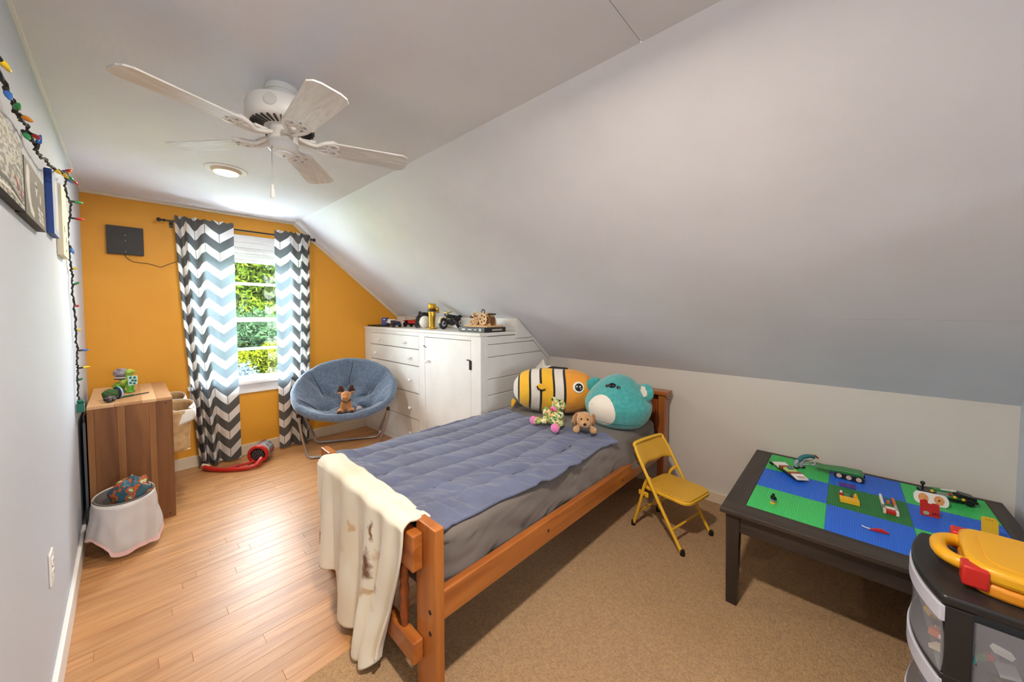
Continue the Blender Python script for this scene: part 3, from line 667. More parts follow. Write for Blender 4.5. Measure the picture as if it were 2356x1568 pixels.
# fabric bins slouching out of the open face
CANV = pm('tan_canvas', (176, 140, 96), 0.9, c2=(196, 164, 122), vscale=20, bump=0.2, bscale=200); LINER = pm('white_liner', (226, 224, 220), 0.8)
def bin_(y0, y1, z0, label, sag):
    b_ = thing('fabric_bin', label, 'fabric bin', (0.12, (y0+y1)/2, z0), group='bins in the storage cubby')
    wy = (y1-y0)/2; h_ = 0.30; X = 0.375
    m = M()
    def fn(u, v):
        a = 2*pi*u; px_, py_ = cos(a), sin(a)
        k = 1/ (abs(px_)**6 + abs(py_)**6)**(1/6)
        x = X/2 + (X/2)*px_*k; y = wy*py_*k
        z = h_*v
        if x > 0.25: x += sag*(0.5+0.5*sin(y*30))*sstep(0.2,1,v); z -= 0.035*sstep(0.6,1,v)*(0.5+0.5*cos(y*14+1))
        return (x, y, z)
    m.grid(64, 12, fn); obj('body', m, CANV, parent=b_, smooth=60, solid=0.004)
    m = M(); m.grid(64, 6, lambda u, v: (lambda p: (p[0]+0.004+0.012*sin(pi*v)*(1 if p[0] > 0.2 else 0.2), p[1]*1.0, p[2]-0.10*v*(1.0+0.3*sin(u*19))+0.004))(fn(u, 1.0))); obj('liner', m, LINER, parent=b_, smooth=60, solid=0.002)
    m = M(); m.box((0.004,-wy+0.004,0.001),(X-0.004,wy-0.004,0.006)); obj('base', m, CANV, parent=b_)
bin_(3.24, 3.55, 0.409, 'tan canvas bin with white liner in the cubby, nearer its dark side panel', 0.035)
bin_(3.60, 3.90, 0.409, 'tan canvas bin with white liner in the cubby, nearer the orange wall', 0.02)
# dark folded board between cubby and wall
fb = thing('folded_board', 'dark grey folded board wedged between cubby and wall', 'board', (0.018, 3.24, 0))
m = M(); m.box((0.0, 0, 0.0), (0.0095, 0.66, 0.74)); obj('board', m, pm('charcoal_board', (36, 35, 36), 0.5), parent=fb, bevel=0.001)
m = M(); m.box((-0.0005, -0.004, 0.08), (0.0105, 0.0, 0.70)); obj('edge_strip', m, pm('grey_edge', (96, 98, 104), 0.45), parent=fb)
# bag-lined bin
TC = (0.176, 3.01)
tb = thing('waste_bin', 'oval waste bin lined with a white plastic bag beside the cubby', 'waste bin', (TC[0], TC[1], 0))
m = M(); m.lathe([(0.70,0.0),(0.74,0.01),(1.0,0.305),(0.97,0.305),(0.72,0.014)], 36, Matrix.Diagonal((0.120,0.150,1,1)), cap=False); m.lathe([(0.72,0.006),(0.0,0.007)],36,Matrix.Diagonal((0.120,0.150,1,1)),cap=False); obj('bin', m, pm('bin_grey', (120, 114, 112), 0.5), parent=tb, smooth=50)
BAG, nt, b = mk('white_bag_plastic'); N = nt.nodes; Lk = nt.links
b.inputs['Base Color'].default_value = rgb((236, 232, 232)); b.inputs['Roughness'].default_value = 0.3
tl = N.new('ShaderNodeBsdfTranslucent'); tl.inputs[0].default_value = rgb((236, 230, 230)); tp = N.new('ShaderNodeBsdfTransparent'); m1 = N.new('ShaderNodeMixShader'); m2 = N.new('ShaderNodeMixShader')
m1.inputs[0].default_value = 0.3; m2.inputs[0].default_value = 0.10
Lk.new(b.outputs[0], m1.inputs[1]); Lk.new(tl.outputs[0], m1.inputs[2]); Lk.new(m1.outputs[0], m2.inputs[1]); Lk.new(tp.outputs[0], m2.inputs[2]); Lk.new(m2.outputs[0], N['Material Output'].inputs[0])
PINKB = pm('pink_bag_band', (228, 190, 188), 0.35)
m = M()
def bagf(u, v):
    a = 2*pi*u; ca, sa = cos(a), sin(a)
    # v: 0 inside depth .. 0.35 rim .. 1 hem
    if v < 0.35:
        t = v/0.35; k = 0.86 + 0.14*t; z = 0.17 + 0.140*t
    else:
        t = (v-0.35)/0.65; k = 1.0 + 0.10*sin(t*pi*0.5) + 0.14*t*t
        hem = 0.050 + 0.022*sin(a*2+0.6) + 0.014*sin(a*5+1) + (0.05 if ca < -0.4 else 0)*(-ca)
        z = 0.312 + (hem-0.312)*t
    fold = (0.026*sin(a*7+2*sin(a*2)+2*v) + 0.016*sin(a*15+1.3+4*v))*sstep(0.38,1.0,v) + 0.045*ns(ca*3, sa*3, v*5)*sstep(0.36,0.6,v) + 0.004*ns(ca*4, sa*4, v*6)
    k += fold
    x = max(0.126*k*ca, -0.156); y = 0.156*k*sa
    return (x, y, z - 0.006*(1-sa) if v > 0.3 and v < 0.4 else z)
m.grid(120, 34, bagf); bagm = obj('bag', m, BAG, parent=tb, smooth=180)
m = M(); m.grid(120, 4, lambda u, v: (lambda p: (p[0]*1.012, p[1]*1.012, p[2]-0.001))(bagf(u, 0.945+0.055*v))); obj('bag_band', m, PINKB, parent=tb, smooth=180)
PAT, nt, b = mk('orange_floral_print'); N = nt.nodes; Lk = nt.links
tc = N.new('ShaderNodeTexCoord'); vo = N.new('ShaderNodeTexVoronoi'); vo.inputs['Scale'].default_value = 26; rp = N.new('ShaderNodeValToRGB'); rp.color_ramp.interpolation = 'CONSTANT'
el = rp.color_ramp.elements; el[0].color = rgb((216, 206, 158)); el[1].position = 0.42; el[1].color = rgb((98, 110, 78))
for p_, c_ in ((0.55,(205,92,40)),(0.78,(58,96,112))):
    e = el.new(p_); e.color = rgb(c_)
mpv = N.new('ShaderNodeMapRange'); mpv.inputs['From Max'].default_value = 0.72
Lk.new(tc.outputs['Object'], vo.inputs['Vector']); Lk.new(vo.outputs['Distance'], mpv.inputs[0]); Lk.new(mpv.outputs[0], rp.inputs[0]); Lk.new(rp.outputs[0], b.inputs['Base Color']); b.inputs['Roughness'].default_value = 0.45
pp = thing('printed_pouch', 'crumpled orange and teal printed pouch in the bag-lined bin', 'pouch', (0.205, 3.02, 0.215))
m = M(); m.ell((0,0,0.085), (0.085,0.075,0.125), 30, 20, Matrix.Rotation(0.45,4,'X'), fn=lambda d: 1+0.25*ns(d.x*3,d.y*3,d.z*3)+0.08*ns(d.x*9,d.y*9,d.z*9)); obj('pouch', m, PAT, parent=pp, smooth=60)

# ------------------------------------------------------------------ saucer chair
DEN = pm('blue_denim_plush', (84, 100, 122), 0.95, c2=(106, 122, 144), vscale=60, stretch=(1,1,1), bump=0.35, bscale=140, sheen=0.4)
sc = thing('saucer_chair', 'blue padded saucer chair on silver tube legs beside the curtain', 'chair', (1.6, 3.36, 0))
Xd = Vector((0.882,-0.471,0)); Fd = Vector((-0.471,-0.882,0)); tl_ = radians(36)
Yd = Vector((-Fd.x*cos(tl_), -Fd.y*cos(tl_), sin(tl_))); Nd = Xd.cross(Yd)
if Nd.dot(Fd) < 0: Nd = -Nd
C0 = Vector((0.014, 0.026, 0.637)); A_, B_ = 0.425, 0.375
tufts = [(0.52, radians(90)), (0.55, radians(30)), (0.55, radians(150)), (0.5, radians(-25)), (0.5, radians(205)), (0.0, 0.0)]
def dish(rho, th, off):
    x, y = rho*cos(th), rho*sin(th)
    if y < -0.55: y = -0.55 - (-0.55-y)*0.72          # the seat front is cut flatter
    dep = 0.26*(1-min(1,rho)**2.2)
    p = C0 + Xd*(A_*x) + Yd*(B_*y) - Nd*dep
    return p + Nd*off
def top_off(rho, th):
    x, y = rho*cos(th), rho*sin(th)
    o = 0.064*(1 - 0.30*rho)
    for tr_, ta in tufts:
        d2 = (x-tr_*cos(ta))**2 + (y-tr_*sin(ta))**2
        o -= 0.066*exp(-d2/0.014)
    for ta in [t_[1] for t_ in tufts[:5]]:
        da = abs((th-ta+pi) % (2*pi) - pi)
        o -= 0.036*exp(-(da*rho/0.055)**2)*sstep(0.1,0.5,rho)
    o += 0.016*ns(x*4,y*4) + 0.010*ns(x*11,y*11) + 0.003*ns(x*26,y*26)
    return o
m = M()
def cush(u, v):
    th = 2*pi*u
    if v < 0.62: rho = 0.02 + 0.94*(v/0.62); return sc_loc(dish(rho, th, top_off(rho, th)))
    if v < 0.80:
        a = (v-0.62)/0.18*pi; r_ = 0.042*(1+0.22*ns(th*4,1)); base = dish(0.97, th, 0); outd = (Xd*cos(th)*A_ + Yd*sin(th)*B_).normalized()
        return sc_loc(base + outd*(0.004 + r_*sin(a)) + Nd*(r_*cos(a)))
    rho = 0.955*(1-(v-0.80)/0.20)+0.02; return sc_loc(dish(rho, th, -0.034*(rho**2) - 0.008))
def sc_loc(p): return tuple(p)
m.grid(120, 80, cush); cu = obj('cushion', m, DEN, parent=sc, smooth=180)
DSHADE = pm('denim_crease_shade', (56, 68, 86), 0.95)  # dark tubes stand in for shade in the cushion creases
for tr_, ta in tufts[:5]:
    m = M(); m.tube([dish(q, ta + 0.10*sin(q*5), top_off(q, ta + 0.10*sin(q*5)) + 0.001) for q in [0.30 + 0.64*k/24 for k in range(25)]], [0.0045*(0.4+0.6*sin(pi*k/24)) for k in range(25)], 6); obj('crease_shade', m, DSHADE, parent=sc, smooth=80)
m = M(); m.tube([dish(1.015, 2*pi*k/60, -0.02) for k in range(60)], 0.010, 8, closed=True); obj('hoop', m, STEEL, parent=sc, smooth=60)
def loc2(x, y, z): return Vector((x-1.6, y-3.36, z))
Rr = Fd*-0.40
fl, frr = loc2(1.303,3.549,0.014), loc2(1.873,3.245,0.014); bl, br = fl + Rr*1.0, frr + Rr*1.0
hl, hr = dish(1.02, radians(208), -0.02), dish(1.02, radians(-28), -0.02); hbl, hbr = dish(1.02, radians(172), -0.02), dish(1.02, radians(8), -0.02)
def ubar(a, b, ta, tb):
    d = (b-a).normalized(); r_ = 0.07
    pts = [ta, ta.lerp(a, 0.5), a + Vector((0,0,r_*1.4)), a + Vector((0,0,r_*0.5)) + d*0.012, a + d*r_*0.6 + Vector((0,0,r_*0.08)), a + d*r_*1.4, a.lerp(b, 0.5), b - d*r_*1.4, b - d*r_*0.6 + Vector((0,0,r_*0.08)), b + Vector((0,0,r_*0.5)) - d*0.012, b + Vector((0,0,r_*1.4)), tb.lerp(b, 0.5), tb]
    return smooth_path(pts, 6)
m = M(); m.tube(ubar(fl, frr, hl, hr), 0.0115, 10); obj('front_leg_frame', m, STEEL, parent=sc, smooth=60)
m = M(); m.tube(ubar(bl, br, hbl, hbr), 0.0115, 10); obj('rear_leg_frame', m, STEEL, parent=sc, smooth=60)
for p in (hl.lerp(fl,0.12), hr.lerp(frr,0.12)):
    m = M(); m.tube([p+Vector((0,0,0.03)), p-Vector((0,0,0.03))], 0.014, 10); obj('joint_sleeve', m, BLACKM, parent=sc, smooth=50)

# ------------------------------------------------------------------ bed
PNX, PNY, PNZ = (wood('pine_'+a, (146, 78, 30), (188, 114, 52), a, 0.32, coat=0.25, k=0.9, rnd=0.05) for a in 'xyz')
PDK = wood('pine_red', (126, 60, 26), (158, 84, 40), 'z', 0.35, k=0.9)
RZB = -0.0169
bed = thing('bed_frame', 'honey pine single bed frame with low footboard and shelf headboard', 'bed', (0.8935, 0.9705, 0), RZB)
bed_inv = (Matrix.Translation((0.8935, 0.9705, 0)) @ Matrix.Rotation(RZB, 4, 'Z'))
BW = 1.061
for v0 in (0.0, BW-0.118):
    m = M(); m.box((0, v0, 0.013), (0.038, v0+0.118, 0.626)); fp = obj('foot_post', m, PNZ, parent=bed, bevel=0.004)
    vv = v0 + (0.032 if v0 == 0 else 0.086)
    for z_ in (0.33, 0.255):
        m = M(); m.lathe([(0.0,0.001),(0.0075,0.001),(0.0085,-0.0005)], 14, Matrix.Translation((-0.0005,vv,z_)) @ Matrix.Rotation(-pi/2,4,'Y')); obj('bolt_hole', m, pm('dark_hole', (44,26,14), 0.7) if z_ > 0.3 and v0 == 0 else MATS['dark_hole'], parent=fp)
for z0, z1 in ((0.465, 0.594), (0.138, 0.216)):
    m = M(); m.box((-0.041, 0.072, z0), (-0.0006, BW-0.072, z1)); obj('crossbar', m, PNY, parent=bed, bevel=0.005)
spind = [(0.010,0.0),(0.012,0.02),(0.017,0.05),(0.014,0.065),(0.018,0.08),(0.013,0.10),(0.019,0.135),(0.013,0.165),(0.018,0.18),(0.014,0.195),(0.017,0.215),(0.012,0.24),(0.010,0.252)]
m = M(); m.lathe(spind, 14); s0 = None
for k in range(8):
    v_ = 0.165 + k*0.104
    if s0 is None: s0 = obj('spindle', m, PDK, parent=bed, smooth=60, loc=(-0.02, v_, 0.2145))
    else: copyobj(s0, bed, loc=(-0.02, v_, 0.2145))
for v0 in (0.003, BW-0.036):
    m = M(); m.box((0.038, v0, 0.298), (1.99, v0+0.033, 0.40)); obj('side_rail', m, PNX, parent=bed, bevel=0.004)
for k in range(9):
    m = M(); m.box((0.12+k*0.215, 0.037, 0.30), (0.20+k*0.215, BW-0.037, 0.318)); obj('slat', m, PNY, parent=bed)
# headboard
HX = 1.985
for v0 in (0.0, BW-0.048):
    m = M(); m.box((HX, v0, 0.013), (HX+0.082, v0+0.048, 0.745)); obj('head_post', m, PNZ, parent=bed, bevel=0.004)
    m = M(); vv = v0 + (0.049 if v0 == 0 else -0.022)
    m.prism([(HX-0.002+0.0,0.47),(HX+0.018,0.48),(HX+0.03,0.52),(HX+0.03,0.66),(HX+0.018,0.70),(HX-0.002,0.71)][::-1], vv, vv+0.02, 'y'); obj('scroll_bracket', m, PDK, parent=bed, bevel=0.004)
m = M(); m.box((HX+0.062, 0.048, 0.40), (HX+0.078, BW-0.048, 0.745)); obj('back_panel', m, PDK, parent=bed)
m = M(); m.box((HX+0.002, 0.048, 0.425), (HX+0.062, BW-0.048, 0.447)); obj('shelf', m, PNY, parent=bed, bevel=0.003)
m = M(); m.box((HX-0.016, -0.022, 0.745), (HX+0.098, BW+0.022, 0.772)); obj('top_shelf', m, PNY, parent=bed, bevel=0.007, seg=3)
for v0 in (-0.008, BW-0.01):
    m = M(); m.prism([(HX+0.0,0.745),(HX+0.084,0.745),(HX+0.084,0.70),(HX+0.05,0.715),(HX+0.01,0.735)], v0, v0+0.018, 'y'); obj('corbel', m, PNZ, parent=bed, bevel=0.002)
m = M(); m.box((HX+0.02, 0.048, 0.30), (HX+0.055, BW-0.048, 0.40)); obj('head_rail', m, PNY, parent=bed, bevel=0.003)

KNOT = pm('pine_knot', (74, 38, 18), 0.5)
for p_, r_ in (((-0.0415,0.155,0.545),'x'),((-0.0415,0.60,0.19),'x'),((0.62,0.0025,0.352),'y'),((1.35,0.0025,0.338),'y')):
    m = M(); R_ = Matrix.Rotation(-pi/2,4,'Y') if r_ == 'x' else Matrix.Rotation(pi/2,4,'X')
    m.lathe([(0.0,0.0006),(0.006,0.0005),(0.008,0.0)], 12, Matrix.Translation(p_) @ R_); obj('knot', m, KNOT, parent=bed)

# mattress in a brown-grey fitted sheet
SHEET = pm('brown_grey_sheet', (112, 103, 97), 0.75, c2=(104, 96, 90), vscale=6, bump=0.05, bscale=30, sheen=0.2)
mt = thing('mattress', 'mattress in a brown-grey fitted sheet on the pine bed', 'mattress', (0.8935, 0.9705, 0.319), RZB)
U0, U1, V0, V1, ZT = 0.050, 1.965, 0.042, BW-0.042, 0.566
def per(s):     # rounded-rectangle perimeter point, s in 0..1, and outward normal; starts at near foot corner, runs along near side
    r_ = 0.07; a, b_ = U1-U0, V1-V0; segs = [a-2*r_, pi*r_/2, b_-2*r_, pi*r_/2]*1
    tot = 2*(a-2*r_ + b_-2*r_) + 2*pi*r_; d = (s % 1.0)*tot
    pts = [((U0+r_,V0),(1,0),(0,-1)), ((U1,V0+r_),(0,1),(1,0)), ((U1-r_,V1),(-1,0),(0,1)), ((U0,V1-r_),(0,-1),(-1,0))]
    cs = [(U1-r_,V0+r_,-90), (U1-r_,V1-r_,0), (U0+r_,V1-r_,90), (U0+r_,V0+r_,180)]
    for i in range(4):
        ln_ = (a if i % 2 == 0 else b_) - 2*r_
        if d <= ln_:
            p, t, n_ = pts[i]; return (p[0]+t[0]*d, p[1]+t[1]*d), n_
        d -= ln_
        if d <= pi*r_/2:
            an = radians(cs[i][2]) + d/r_; return (cs[i][0]+r_*cos(an), cs[i][1]+r_*sin(an)), (cos(an), sin(an))
        d -= pi*r_/2
    return (U0+r_, V0), (0,-1)
def matf(s, t):
    (x, y), (nx_, ny_) = per(s)
    cx_, cy_ = (U0+U1)/2, (V0+V1)/2
    near = ny_ < -0.7
    if t < 0.45:                                     # side, bottom to top
        q = t/0.45; z = 0.322 + (ZT-0.038-0.322)*q
        wr = 0.009*ns(x*9+z*6, y*9+z*3, z*16) + 0.006*ns(x*22-z*26, y*22, z*22)
        if near:
            wr += 0.010*ns(x*3.5+z*5, 2.2, z*12)*(1-q) + 0.006*sin(x*46+z*30)*exp(-((x-0.95)/0.35)**2)*(1-q)
            lo_h = sstep(1.30,1.55,x)*(1-sstep(1.80,1.93,x))
            wr += lo_h*(0.052*(1-q)**0.7 + 0.010*sin(x*30+z*20))
            if lo_h > 0 and q < 0.35: z += 0.055*lo_h*(1-q/0.35)
            else: wr += 0.0
            if not lo_h and q < 0.4: z += 0
        return (x+nx_*wr, y+ny_*wr, z)
    q = (t-0.45)/0.55
    if q < 0.3:
        a = (q/0.3)*pi/2; r_ = 0.038
        return (x-nx_*r_*(1-cos(a)), y-ny_*r_*(1-cos(a)), ZT-r_+r_*sin(a))
    k = (q-0.3)/0.7; ex, ey = x-nx_*0.038, y-ny_*0.038
    X_, Y_ = ex+(cx_-ex)*k, ey+(cy_-ey)*k
    return (X_, Y_, ZT + 0.006*sin(min(1,k*2)*pi/2) + 0.002*ns(X_*7, Y_*7))
m = M(); m.grid(260, 44, lambda s, t: (lambda p: (p[0], p[1], p[2]-0.319))(matf(s, t)))
obj('fitted_sheet', m, SHEET, parent=mt, smooth=180)
m = M(); m.box((U0+0.02, V0+0.02, 0.0), (U1-0.02, V1-0.02, 0.19)); obj('mattress_core', m, SHEET, parent=mt)

# comforter
COMF = pm('slate_blue_comforter', (98, 105, 134), 0.8, c2=(90, 95, 120), vscale=5, bump=0.12, bscale=30, bdet=3, sheen=0.3, spec=0.3)
cf = thing('comforter', 'slate blue quilted comforter spread over the mattress', 'comforter', (0.8935, 0.9705, ZT), RZB)
def comf(a, b):
    u = 0.034 + a*1.26; s = b
    vv = 0.045 + 0.02*sin(a*7+0.6) + 0.012*ns(a*9,4) + s*1.16
    if a > 0.9: vv += (-0.045)*(a-0.9)/0.1*(1-s)
    u += (0.030*sin(s*9+1)+0.02*ns(s*8,7))*sstep(0.8,1,a) 
    x, y, z = u, vv, 0.014
    lim = V1 - 0.03
    if vv > lim:
        ex = vv-lim; R_ = 0.06
        if ex < R_*pi/2: y = lim + R_*sin(ex/R_); z -= R_*(1-cos(ex/R_))
        else: y = lim + R_; z -= R_ + (ex-R_*pi/2)
    seam = abs(sin(pi*(s*1.16)/0.137)); z += 0.016*seam**0.45 - 0.005
    cross = abs(sin(pi*(u+0.1)/0.42 + 0.0)); z -= 0.006*exp(-(cross/0.05)**2)*0.5
    edge = min(1.0, s/0.05); z *= (0.45+0.55*edge)
    rum = 1.7*exp(-((s-0.08)/0.16)**2) + 1.3*exp(-(a/0.12)**2) + 0.45
    z += rum*(0.010*ns(u*9+s*5, s*12, 1) + 0.007*ns(u*24+s*18, s*9-u*4, 5) + 0.0025*ns(u*44+s*30, s*16, 8))
    z += 0.012*exp(-((a-0.02)/0.05)**2)
    return (x, y, max(z, 0.006) if vv < lim else z)
m = M(); m.grid(190, 150, comf); co = obj('quilt', m, COMF, parent=cf, smooth=180, solid=0.006)
SEAMC = pm('comforter_seam_shade', (58, 62, 82), 0.85)  # quilt seams coloured dark to stand in for shade in the grooves
for k in range(1, 8):
    s_ = k*0.137/1.16; pts = [Vector(comf(q/120, s_)) + Vector((0,0,0.0042)) for q in range(121)]
    m = M(); m.tube(pts, 0.0026, 6); obj('quilt_seam', m, SEAMC, parent=cf, smooth=80)
m = M(); m.tube([Vector(comf(q/160, 0.0)) for q in range(161)], 0.0065, 8); m.tube([Vector(comf(1.0, q/100)) for q in range(101)], 0.0060, 8); obj('hem', m, COMF, parent=cf, smooth=80)

# cream throw over the footboard
THROW, nt, b = mk('cream_fleece'); N = nt.nodes; Lk = nt.links
uv = N.new('ShaderNodeUVMap'); nz = N.new('ShaderNodeTexNoise'); nz.inputs['Scale'].default_value = 22; nz.inputs['Detail'].default_value = 4; Lk.new(uv.outputs[0], nz.inputs['Vector'])
sb = N.new('ShaderNodeVectorMath'); sb.operation = 'MULTIPLY_ADD'; sb.inputs[1].default_value = (0.09,0.09,0); sb.inputs[2].default_value = (-0.045,-0.045,0); Lk.new(nz.outputs['Color'], sb.inputs[0])
av = N.new('ShaderNodeVectorMath'); Lk.new(uv.outputs[0], av.inputs[0]); Lk.new(sb.outputs[0], av.inputs[1])
col = None; acc = None
base = N.new('ShaderNodeMix'); base.data_type = 'RGBA'; n3 = N.new('ShaderNodeTexNoise'); n3.inputs['Scale'].default_value = 3.5; Lk.new(uv.outputs[0], n3.inputs['Vector'])
r3 = N.new('ShaderNodeValToRGB'); r3.color_ramp.elements[0].position = 0.45; r3.color_ramp.elements[1].position = 0.75; Lk.new(n3.outputs['Fac'], r3.inputs[0]); Lk.new(r3.outputs[0], base.inputs[0])
base.inputs[6].default_value = rgb((232, 225, 208)); base.inputs[7].default_value = rgb((222, 208, 180)); col = base.outputs[2]
for cy_, cz_, ry_, rz_, c_, st_ in ((1.295,0.09,0.016,0.045,(120,72,28),0.95),(1.312,0.215,0.026,0.050,(104,60,24),1.0),(1.325,0.255,0.030,0.030,(112,66,28),0.95),(1.378,0.225,0.014,0.035,(160,112,60),0.8),(1.234,0.235,0.016,0.050,(136,84,34),0.9),
                                    (1.31,0.325,0.07,0.016,(190,140,76),0.7),(1.474,0.14,0.03,0.016,(200,156,94),0.7),(1.27,0.17,0.02,0.02,(200,160,110),0.5),(1.56,0.25,0.05,0.02,(214,184,130),0.5)):
    s1 = N.new('ShaderNodeVectorMath'); s1.operation = 'SUBTRACT'; s1.inputs[1].default_value = (cy_, cz_, 0); Lk.new(av.outputs[0], s1.inputs[0])
    s2 = N.new('ShaderNodeVectorMath'); s2.operation = 'DIVIDE'; s2.inputs[1].default_value = (ry_, rz_, 1); Lk.new(s1.outputs[0], s2.inputs[0])
    s3 = N.new('ShaderNodeVectorMath'); s3.operation = 'LENGTH'; Lk.new(s2.outputs[0], s3.inputs[0])
    s4 = N.new('ShaderNodeMapRange'); s4.inputs['From Min'].default_value = 0.35; s4.inputs['From Max'].default_value = 1.15; s4.inputs['To Min'].default_value = st_; s4.inputs['To Max'].default_value = 0.0; Lk.new(s3.outputs['Value'], s4.inputs[0])
    mx_ = N.new('ShaderNodeMix'); mx_.data_type = 'RGBA'; Lk.new(s4.outputs[0], mx_.inputs[0]); Lk.new(col, mx_.inputs[6]); mx_.inputs[7].default_value = rgb(c_); col = mx_.outputs[2]
Lk.new(col, b.inputs['Base Color']); b.inputs['Roughness'].default_value = 0.9; setin(b, 'Sheen Weight', 0.12)
tc = N.new('ShaderNodeTexCoord'); n4 = N.new('ShaderNodeTexNoise'); n4.inputs['Scale'].default_value = 260; bp_ = N.new('ShaderNodeBump'); bp_.inputs['Strength'].default_value = 0.12; Lk.new(tc.outputs['Object'], n4.inputs['Vector']); Lk.new(n4.outputs['Fac'], bp_.inputs['Height']); Lk.new(bp_.outputs[0], b.inputs['Normal'])
thr = thing('throw_blanket', 'stained cream fleece throw hanging over the bed footboard', 'blanket', (0.87, 1.5, 0.60))
def hem(y):     # hanging length end height by place along the bar
    z = 0.16
    z += (0.045-0.16)*(1-sstep(1.655,1.685,y))
    z += (0.022-0.045)*(1-sstep(1.385,1.415,y))
    return z + 0.02*(y-1.7 if y > 1.68 else 0) 
def thrf(s, t):
    y0 = 1.075 + 0.81*s
    xb, zb2 = 0.8935-0.041-0.006+ (y0-0.97)*0.017, 0.594
    fold_ph = s*30 + 2.2*sin(s*5)
    if t < 0.22:                                  # inside and over the bar
        q = t/0.22; a = q*pi
        x = xb + 0.022 + 0.036*cos(a); z = zb2 + 0.010 + 0.026*sin(a)
        if q < 0.40: w__ = (0.40-q)/0.40; x += w__*0.042; z = zb2 + 0.010 + 0.026*sin(0.4*pi) - 0.016*w__ + 0.008*ns(y0*9, q*5)*w__
        z += 0.004*ns(y0*14, q*3); x += 0.003*sin(fold_ph)
        return (x, y0 + 0.006*ns(y0*6,q*4), z, 0.0 if q > 0.5 else -0.05*(1-q))
    q = (t-0.22)/0.78; zh = hem(y0); zt_ = zb2+0.010
    z = zt_ + (zh-zt_)*q
    dep = zt_-z
    amp = 0.006 + 0.046*min(1, dep/0.42)
    x = xb - 0.014 - 0.012*dep + amp*0.62*sin(fold_ph) - 0.03*sstep(0.3,0.6,dep)*(1 if y0 < 1.43 else 0.3)
    y = y0 + 0.012*cos(fold_ph)*min(1, dep/0.3)
    y += 0.125*sstep(0.0,0.55,dep)*(1-sstep(1.09,1.40,y0)) 
    y += -0.05*sstep(0.1,0.5,dep)*sstep(1.75,1.89,y0)
    if q > 0.9: z += 0.010*ns(y0*18,3)
    tail = 1-sstep(1.38,1.42,y0)
    if tail > 0: z += 0.06*((q)**6)*((y0-1.24)/0.16)**2*tail
    return (min(x, 0.846), y, max(z, 0.016), dep)
m = M(); m.grid(150, 90, lambda s, t: (lambda p: (p[0]-0.87, p[1]-1.5, p[2]-0.60))(thrf(s, t)), uvfn=lambda s, t: (lambda p: (p[1], max(0,p[3])))(thrf(s, t)))
obj('fleece', m, THROW, parent=thr, smooth=180, solid=0.009)

# ------------------------------------------------------------------ plush toys
def patch(surf, c, e1, e2, rx, ry, n=20, m_=6, off=1.012):
    """disc laid on a closed surface: surf(direction) -> point"""
    mm = M(); vs = []; fs = []
    c = Vector(c).normalized(); e1 = Vector(e1); e2 = Vector(e2)
    for j in range(m_+1):
        for k in range(n):
            a = 2*pi*k/n; q = j/m_
            d = (c + e1*(rx*q*cos(a)) + e2*(ry*q*sin(a))).normalized()
            vs.append(surf(d)*off)
    for j in range(m_):
        for k in range(n): fs.append((j*n+k, j*n+(k+1)%n, (j+1)*n+(k+1)%n, (j+1)*n+k))
    return mm.add(vs, fs)
def frame_of(c):
    c = Vector(c).normalized(); e1 = c.cross(Vector((0,0,1))).normalized(); e2 = e1.cross(c).normalized(); return c, e1, e2
def blob(name, parts, mat, parent, vox=0.006, sm=4):
    """one continuous body out of overlapping lumps"""
    mm = M()
    for c, r, *rot in parts:
        mt_ = Matrix.Translation(c) @ (rot[0].to_matrix().to_4x4() if rot else Matrix.Identity(4)); mm.ell((0,0,0), r, 18, 12, mt_)
    o = obj(name, mm, mat, parent=parent, smooth=180, weld=True)
    d = o.modifiers.new('remesh', 'REMESH'); d.mode = 'VOXEL'; d.voxel_size = vox; d.use_smooth_shade = True
    d = o.modifiers.new('smooth', 'SMOOTH'); d.factor = 0.5; d.iterations = sm
    return o
ZM = 0.572
# striped fish cushion
FISH, nt, b = mk('striped_fish_plush'); N = nt.nodes; Lk = nt.links
tc = N.new('ShaderNodeTexCoord'); sx = N.new('ShaderNodeSeparateXYZ'); Lk.new(tc.outputs['Object'], sx.inputs[0])
zq = N.new('ShaderNodeMath'); zq.operation = 'MULTIPLY'; Lk.new(sx.outputs[2], zq.inputs[0]); Lk.new(sx.outputs[2], zq.inputs[1])
z2 = N.new('ShaderNodeMath'); z2.operation = 'MULTIPLY_ADD'; z2.inputs[1].default_value = 0.9; Lk.new(zq.outputs[0], z2.inputs[0]); Lk.new(sx.outputs[0], z2.inputs[2])
mr = N.new('ShaderNodeMapRange'); mr.inputs['From Min'].default_value = -0.32; mr.inputs['From Max'].default_value = 0.32; Lk.new(z2.outputs[0], mr.inputs[0])
rp = N.new('ShaderNodeValToRGB'); rp.color_ramp.interpolation = 'CONSTANT'; el = rp.color_ramp.elements
Kc, Wc_, Yc, Oc = (28,25,24), (222,214,204), (238,182,38), (232,154,48)
el[0].color = rgb(Wc_); el[1].position = 0.10; el[1].color = rgb(Kc)
for p_, c_ in ((0.125,Yc),(0.245,Kc),(0.272,Wc_),(0.375,Kc),(0.402,Yc),(0.525,Kc),(0.55,Wc_),(0.645,Kc),(0.672,Oc)):
    e = el.new(p_); e.color = rgb(c_)
Lk.new(mr.outputs[0], rp.inputs[0]); Lk.new(rp.outputs[0], b.inputs['Base Color']); b.inputs['Roughness'].default_value = 0.85; setin(b, 'Sheen Weight', 0.3)
nz = N.new('ShaderNodeTexNoise'); nz.inputs['Scale'].default_value = 14; bp_ = N.new('ShaderNodeBump'); bp_.inputs['Strength'].default_value = 0.35; bp_.inputs['Distance'].default_value = 0.02; Lk.new(tc.outputs['Object'], nz.inputs['Vector']); Lk.new(nz.outputs['Fac'], bp_.inputs['Height']); Lk.new(bp_.outputs[0], b.inputs['Normal'])
